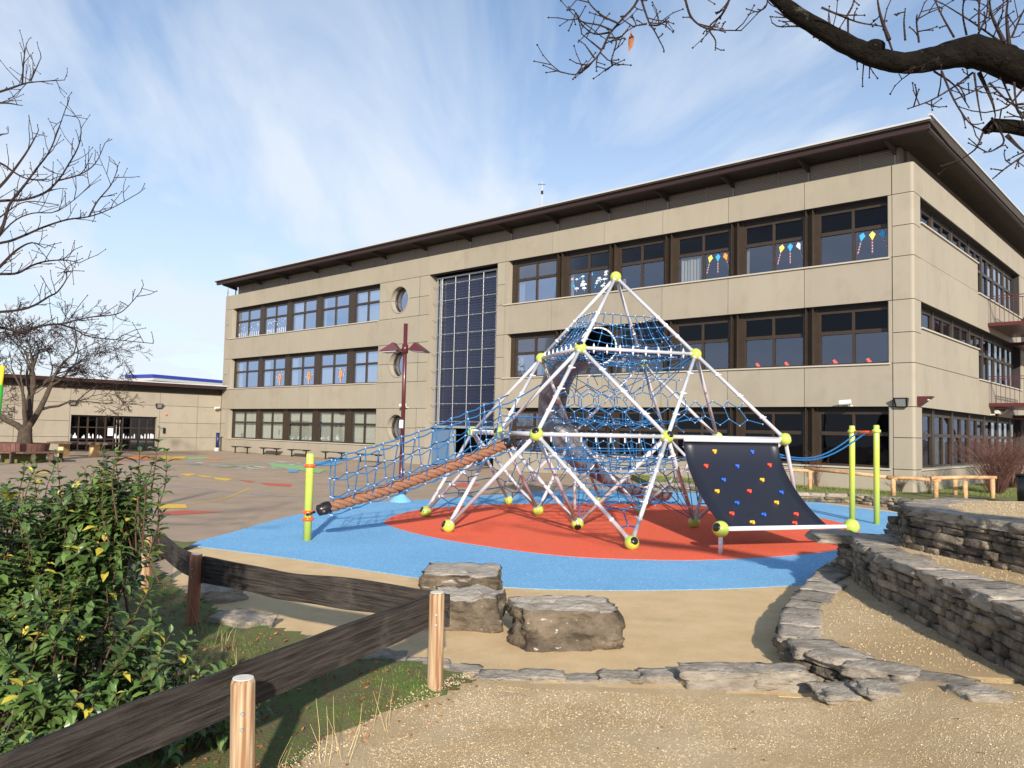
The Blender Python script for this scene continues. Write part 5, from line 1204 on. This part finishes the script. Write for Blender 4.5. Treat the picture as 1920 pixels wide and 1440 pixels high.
for x,y in spike:
    tip=dep(x,y,4.75+random.uniform(-.2,.2)); shoot(tip-Vector((random.uniform(-.05,.05),0,.42)),tip,9,.85); shoot(tip-Vector((random.uniform(-.1,.1),0,.55)),tip-Vector((random.uniform(-.1,.1),.03,.14)),8)
for i in range(26):
    c,r,_=random.choice(vols[:5]); b0=Vector((c[0]+random.uniform(-.3,.3),c[1]+random.uniform(-.3,.3),0)); t0=Vector((c[0]+random.uniform(-1,1)*r[0]*.7,c[1]+random.uniform(-1,1)*r[1]*.7,c[2]+r[2]*.5)); stb.tube(smoothpath([b0,lerp(b0,t0,.5)+Vector((random.uniform(-.1,.1),0,.05)),t0],4),[.014-.009*k_/8 for k_ in range(9)],5,False)
lb.build('foliage',[m_leaf,m_leafy],bu); stb.build('stem',m_stem,bu,True)
# ------------------------------------------------------------------ ground cover
def inbed(x,y): return y<kerby(x)-.08 and x<bededge(y)
random.seed(99); gb=MB(); n_=0
for t in range(60000):
    x=random.uniform(-5.2,-.2); y=random.uniform(1.9,9.5)
    if not inbed(x,y): continue
    if noise.noise(Vector((x*2.2,y*2.2,4)))<-.12+.25*random.random(): continue
    z=bz(x,y)-.01-.05*sm((x-bededge(y)+.35)/.35)
    for k_ in range(2):
        a=random.uniform(0,6.28); l_=random.uniform(.01,.028)*(1.2 if y>4 else 1); d=Vector((math.cos(a)*.7,math.sin(a)*.7,1))*l_; s_=Vector((-math.sin(a),math.cos(a),0))*.0022*(1 if y<5 else 1.7); p=Vector((x+random.uniform(-.02,.02),y+random.uniform(-.02,.02),z)); gb.add([p-s_,p+s_,p+d],[(0,1,2)])
    n_+=1
    if n_>26000: break
o=gb.build('grass',m_grass); tag(o,'short mossy grass under the bush and fence','grass'); o['kind']='stuff'
lf=MB()
for t in range(2600):
    x=random.uniform(-5,.2); y=random.uniform(1.8,9)
    if not (y<kerby(x)-.1 and x<bededge(y)+.25): continue
    if random.random()<.1: continue
    z=bz(x,y)+.012-.045*sm((x-bededge(y)+.35)/.35); a=random.uniform(0,6.28); d=Vector((math.cos(a),math.sin(a),random.uniform(-.3,.5))); leafq(lf,Vector((x,y,max(z,.03))),d,Vector((random.uniform(-.4,.4),random.uniform(-.4,.4),1)),random.uniform(.018,.05),random.uniform(.012,.03),0,random.uniform(-.3,.5),random.uniform(-.4,.4))
for t in range(42):
    x=random.uniform(-.3,4.2); y=random.uniform(3.0,5.6); leafq(lf,Vector((x,y,gz(x,y)+.006)),Vector((random.uniform(-1,1),random.uniform(-1,1),.1)),ZZ,random.uniform(.012,.03),random.uniform(.01,.02),0,.3,.1)
o=lf.build('leaf_litter',m_dry); tag(o,'scattered dead brown leaves on the moss and gravel','dead leaves'); o['kind']='stuff'
st=MB()
for cx,cy in ((-.98,4.35),(-.86,4.45),(-1.1,4.1),(-1.9,5.6),(-2.35,6.6),(-2.2,6.3),(-.75,4.9),(-2.6,6.9)):
    for i in range(4):
        p=Vector((cx+random.uniform(-.06,.06),cy+random.uniform(-.06,.06),.03)); d=Vector((random.uniform(-.35,.35),random.uniform(-.3,.3),1)).normalized(); l_=random.uniform(.12,.34); st.tube([p,p+d*l_*.5,p+d*l_+Vector((random.uniform(-.04,.04),0,-.01))],[.0015,.0012,.0007],3,False)
o=st.build('dry_grass_stalks',m_straw); tag(o,'thin pale dry grass stalks beside the fence','dry grass'); o['kind']='stuff'
pe=MB(); random.seed(5)
def peb(x,y,z,r):
    c=Vector((x,y,z)); D=[(1,0,0),(-1,0,0),(0,1,0),(0,-1,0),(0,0,.6),(0,0,-.6)]; a=random.uniform(0,6.28); ca,sa=math.cos(a),math.sin(a)
    vs=[]
    for d in D: q=Vector((d[0]*ca-d[1]*sa,d[0]*sa+d[1]*ca,d[2]))*r*random.uniform(.6,1.25); vs.append(c+q)
    pe.add(vs,[(0,2,4),(2,1,4),(1,3,4),(3,0,4),(2,0,5),(1,2,5),(3,1,5),(0,3,5)])
n_=0
for t in range(2600):
    y=random.uniform(2.2,6); x=bededge(y)-abs(random.gauss(0,.22)); peb(x,y,bz(x,y)-.02,random.uniform(.003,.008))
for t in range(150000):
    y=2.6+3.6*random.random()**1.1; x=random.uniform(-1.9,3.8)
    if abs(x)>y*.68+.1 or y>kerby(x)-.1: continue
    if x<bededge(y)+.25*random.random()-.05: continue
    # bare compacted patches
    q=noise.noise(Vector((x*.9,y*1.6,9)))+.5*noise.noise(Vector((x*3,y*3,1)))
    if q<-.05 and random.random()<.6: continue
    peb(x,y,gz(x,y)+.0005,random.uniform(.002,.0052)*(1 if random.random()>.03 else 1.8)); n_+=1
    if n_>42000: break
def inpoly(x,y,poly):
    ins=False; j=len(poly)-1
    for i in range(len(poly)):
        if (poly[i][1]>y)!=(poly[j][1]>y) and x<(poly[j][0]-poly[i][0])*(y-poly[i][1])/(poly[j][1]-poly[i][1])+poly[i][0]: ins=not ins
        j=i
    return ins
i1=shrink(p1,.2); i2=shrink(p2,.16); i3=shrink(p3,.2); n_=0
while n_<9000:
    x=random.uniform(1.9,7); y=random.uniform(4.6,11.5)
    if inpoly(x,y,i3): z=1.082
    elif inpoly(x,y,p3): continue
    elif inpoly(x,y,i2): z=.652
    elif inpoly(x,y,p2): continue
    elif inpoly(x,y,i1): z=.202
    else: continue
    n_+=1; peb(x,y,z+.003,random.uniform(.004,.009))
o=pe.build('loose_gravel',m_peb); tag(o,'loose pale gravel stones lying on the path and terraces','gravel'); o['kind']='stuff'
# ------------------------------------------------------------------ bed in front of the building
bl=[v2(gnd(x,y)) for x,y in ((1225,919),(1310,925),(1400,930),(1500,941),(1600,944),(1700,955),(1800,962))]+[(16.5,19.5),(19.5,22.5)]
nb=FB(.1,.03,0); mb=FB(10.4,.02,0); b=MB(); poly=bl+[(24,24),v2(FR(9,.1,0)),v2(nb),v2(mb)]
b.prism(poly,.0,.2); b.build('facade_bed',m_soil,None,False,'structure')
e=empty('low_stone_edging',Vector((bl[3][0],bl[3][1],0)),'low dry stone edging of the narrow bed in front of the tall facade','stone wall'); b=MB(); drywall(b,bl,0,.26,.085,.25,.6,.3,seed=33,cap=.1,capw=.4,n=3); b.build('stonework',[m_stone,m_flag],e,True)
gb=MB(); random.seed(2)
for t in range(15000):
    a=random.uniform(.0,10.2); o_=random.uniform(.1,6.5); p=FB(a,o_,.19) if random.random()<.6 else FR(random.uniform(0,9),random.uniform(.1,6),.19)
    # keep inside polygon
    ins=False; j=len(poly)-1
    for i in range(len(poly)):
        if (poly[i][1]>p.y)!=(poly[j][1]>p.y) and p.x<(poly[j][0]-poly[i][0])*(p.y-poly[i][1])/(poly[j][1]-poly[i][1])+poly[i][0]: ins=not ins
        j=i
    if not ins or noise.noise(Vector((p.x*1.3,p.y*1.3,0)))<-.25: continue
    l_=random.uniform(.03,.12); d=Vector((random.uniform(-.5,.5),random.uniform(-.5,.5),1))*l_; s_=Vector((.008,.004,0)); gb.add([p-s_,p+s_,p+d],[(0,1,2)])
o=gb.build('bed_grass',m_grass); tag(o,'rough grass in the bed before the tall facade','grass'); o['kind']='stuff'
def twigbush(name,x,y,z0,hh,ww,n_,lab,m,grp=None,r=.006):
    p=gnd(x,y,z0); e=empty(name,p,lab,'shrub',grp); b=MB()
    for i in range(n_):
        a=random.uniform(0,6.28); d=Vector((math.cos(a)*ww*random.random(),math.sin(a)*ww*random.random(),hh*random.uniform(.6,1))); q=p+Vector((d.x*.15,d.y*.15,0)); mid=q+Vector((d.x*.35,d.y*.35,d.z*.6)); t_=q+d+Vector((random.uniform(-.1,.1),0,0)); P=smoothpath([q,mid,t_],3); b.tube(P,[r*(1-.12*k_) for k_ in range(len(P))],3,False)
        for k_ in range(4): s_=P[random.randint(2,len(P)-1)]; b.tube([s_,s_+Vector((random.uniform(-.25,.25),random.uniform(-.25,.25),random.uniform(.08,.3)))*min(1,hh)],[r*.6,r*.4],3,False)
    b.build('branches',m,e)
m_rt=mat('red_twig',(.12,.05,.038),.8,var=.4,vs=3)
twigbush('twig_shrub',1868,925,.2,1.75,1.5,210,'large reddish leafless shrub in front of the end wall at the right edge',m_rt,'leafless shrubs in the bed',.008)
twigbush('twig_shrub',1895,915,.2,1.9,1.6,150,'reddish leafless shrub behind the large one, nearer the end wall',m_rt,'leafless shrubs in the bed',.008)
twigbush('twig_shrub',1532,912,.2,1.1,.4,22,'slender bare shrub left of the lime posts by the log fence',m_rt,'leafless shrubs in the bed',.006)
twigbush('twig_shrub',1688,922,.2,.5,.35,26,'small bare shrub by the log fence right of the lime posts',m_twig,'leafless shrubs in the bed',.005)
twigbush('twig_shrub',1742,925,.2,.55,.35,26,'small bare shrub in front of the rounded building corner',m_twig,'leafless shrubs in the bed',.005)
# log fence
lf_=empty('log_rail_fence',gnd(1675,930,.2),'low rail fence of pale round logs in front of the tall building','fence')
posts={}
for k_,(x,yt,yb) in enumerate(((1275,880,908),(1400,882,913),(1519,884,918),(1675,898,929),(1755,902,933),(1810,902,935),(1791,898,928),(1861,897,934))):
    p=gnd(x,yb,.2); zt=dep(x,yt,p.y).z; b=MB(); b.tube([p-ZZ*.1,p+ZZ*(zt-.2)],.065,9); b.build('fence_post',m_log,lf_,True); posts[k_]=(p,zt)
for a,c in ((0,1),(1,2),(2,3),(3,4),(4,7)):
    pa,pc=Vector(posts[a][0]),Vector(posts[c][0]); pa.z=posts[a][1]+.03+(.05 if a in(2,4) else 0); pc.z=posts[c][1]+.02; d=(pc-pa).normalized(); b=MB(); b.tube([pa-d*.15,lerp(pa,pc,.5)+ZZ*.02,pc+d*.12],[.06,.055,.05],9); b.build('rail',m_log,lf_,True)
p=gnd(1921,946,.2); e=empty('litter_bin',p,'black litter bin cut by the right edge behind the top terrace','bin'); b=MB(); b.tube([p+Vector((.1,0,0)),p+Vector((.1,0,.75))],[.24,.27],16); b.build('bin_body',m_black,e,True); b=MB(); b.tube([p+Vector((.1,0,.75)),p+Vector((.1,0,.8))],[.3,.28],16); b.build('rim',m_black,e,True)
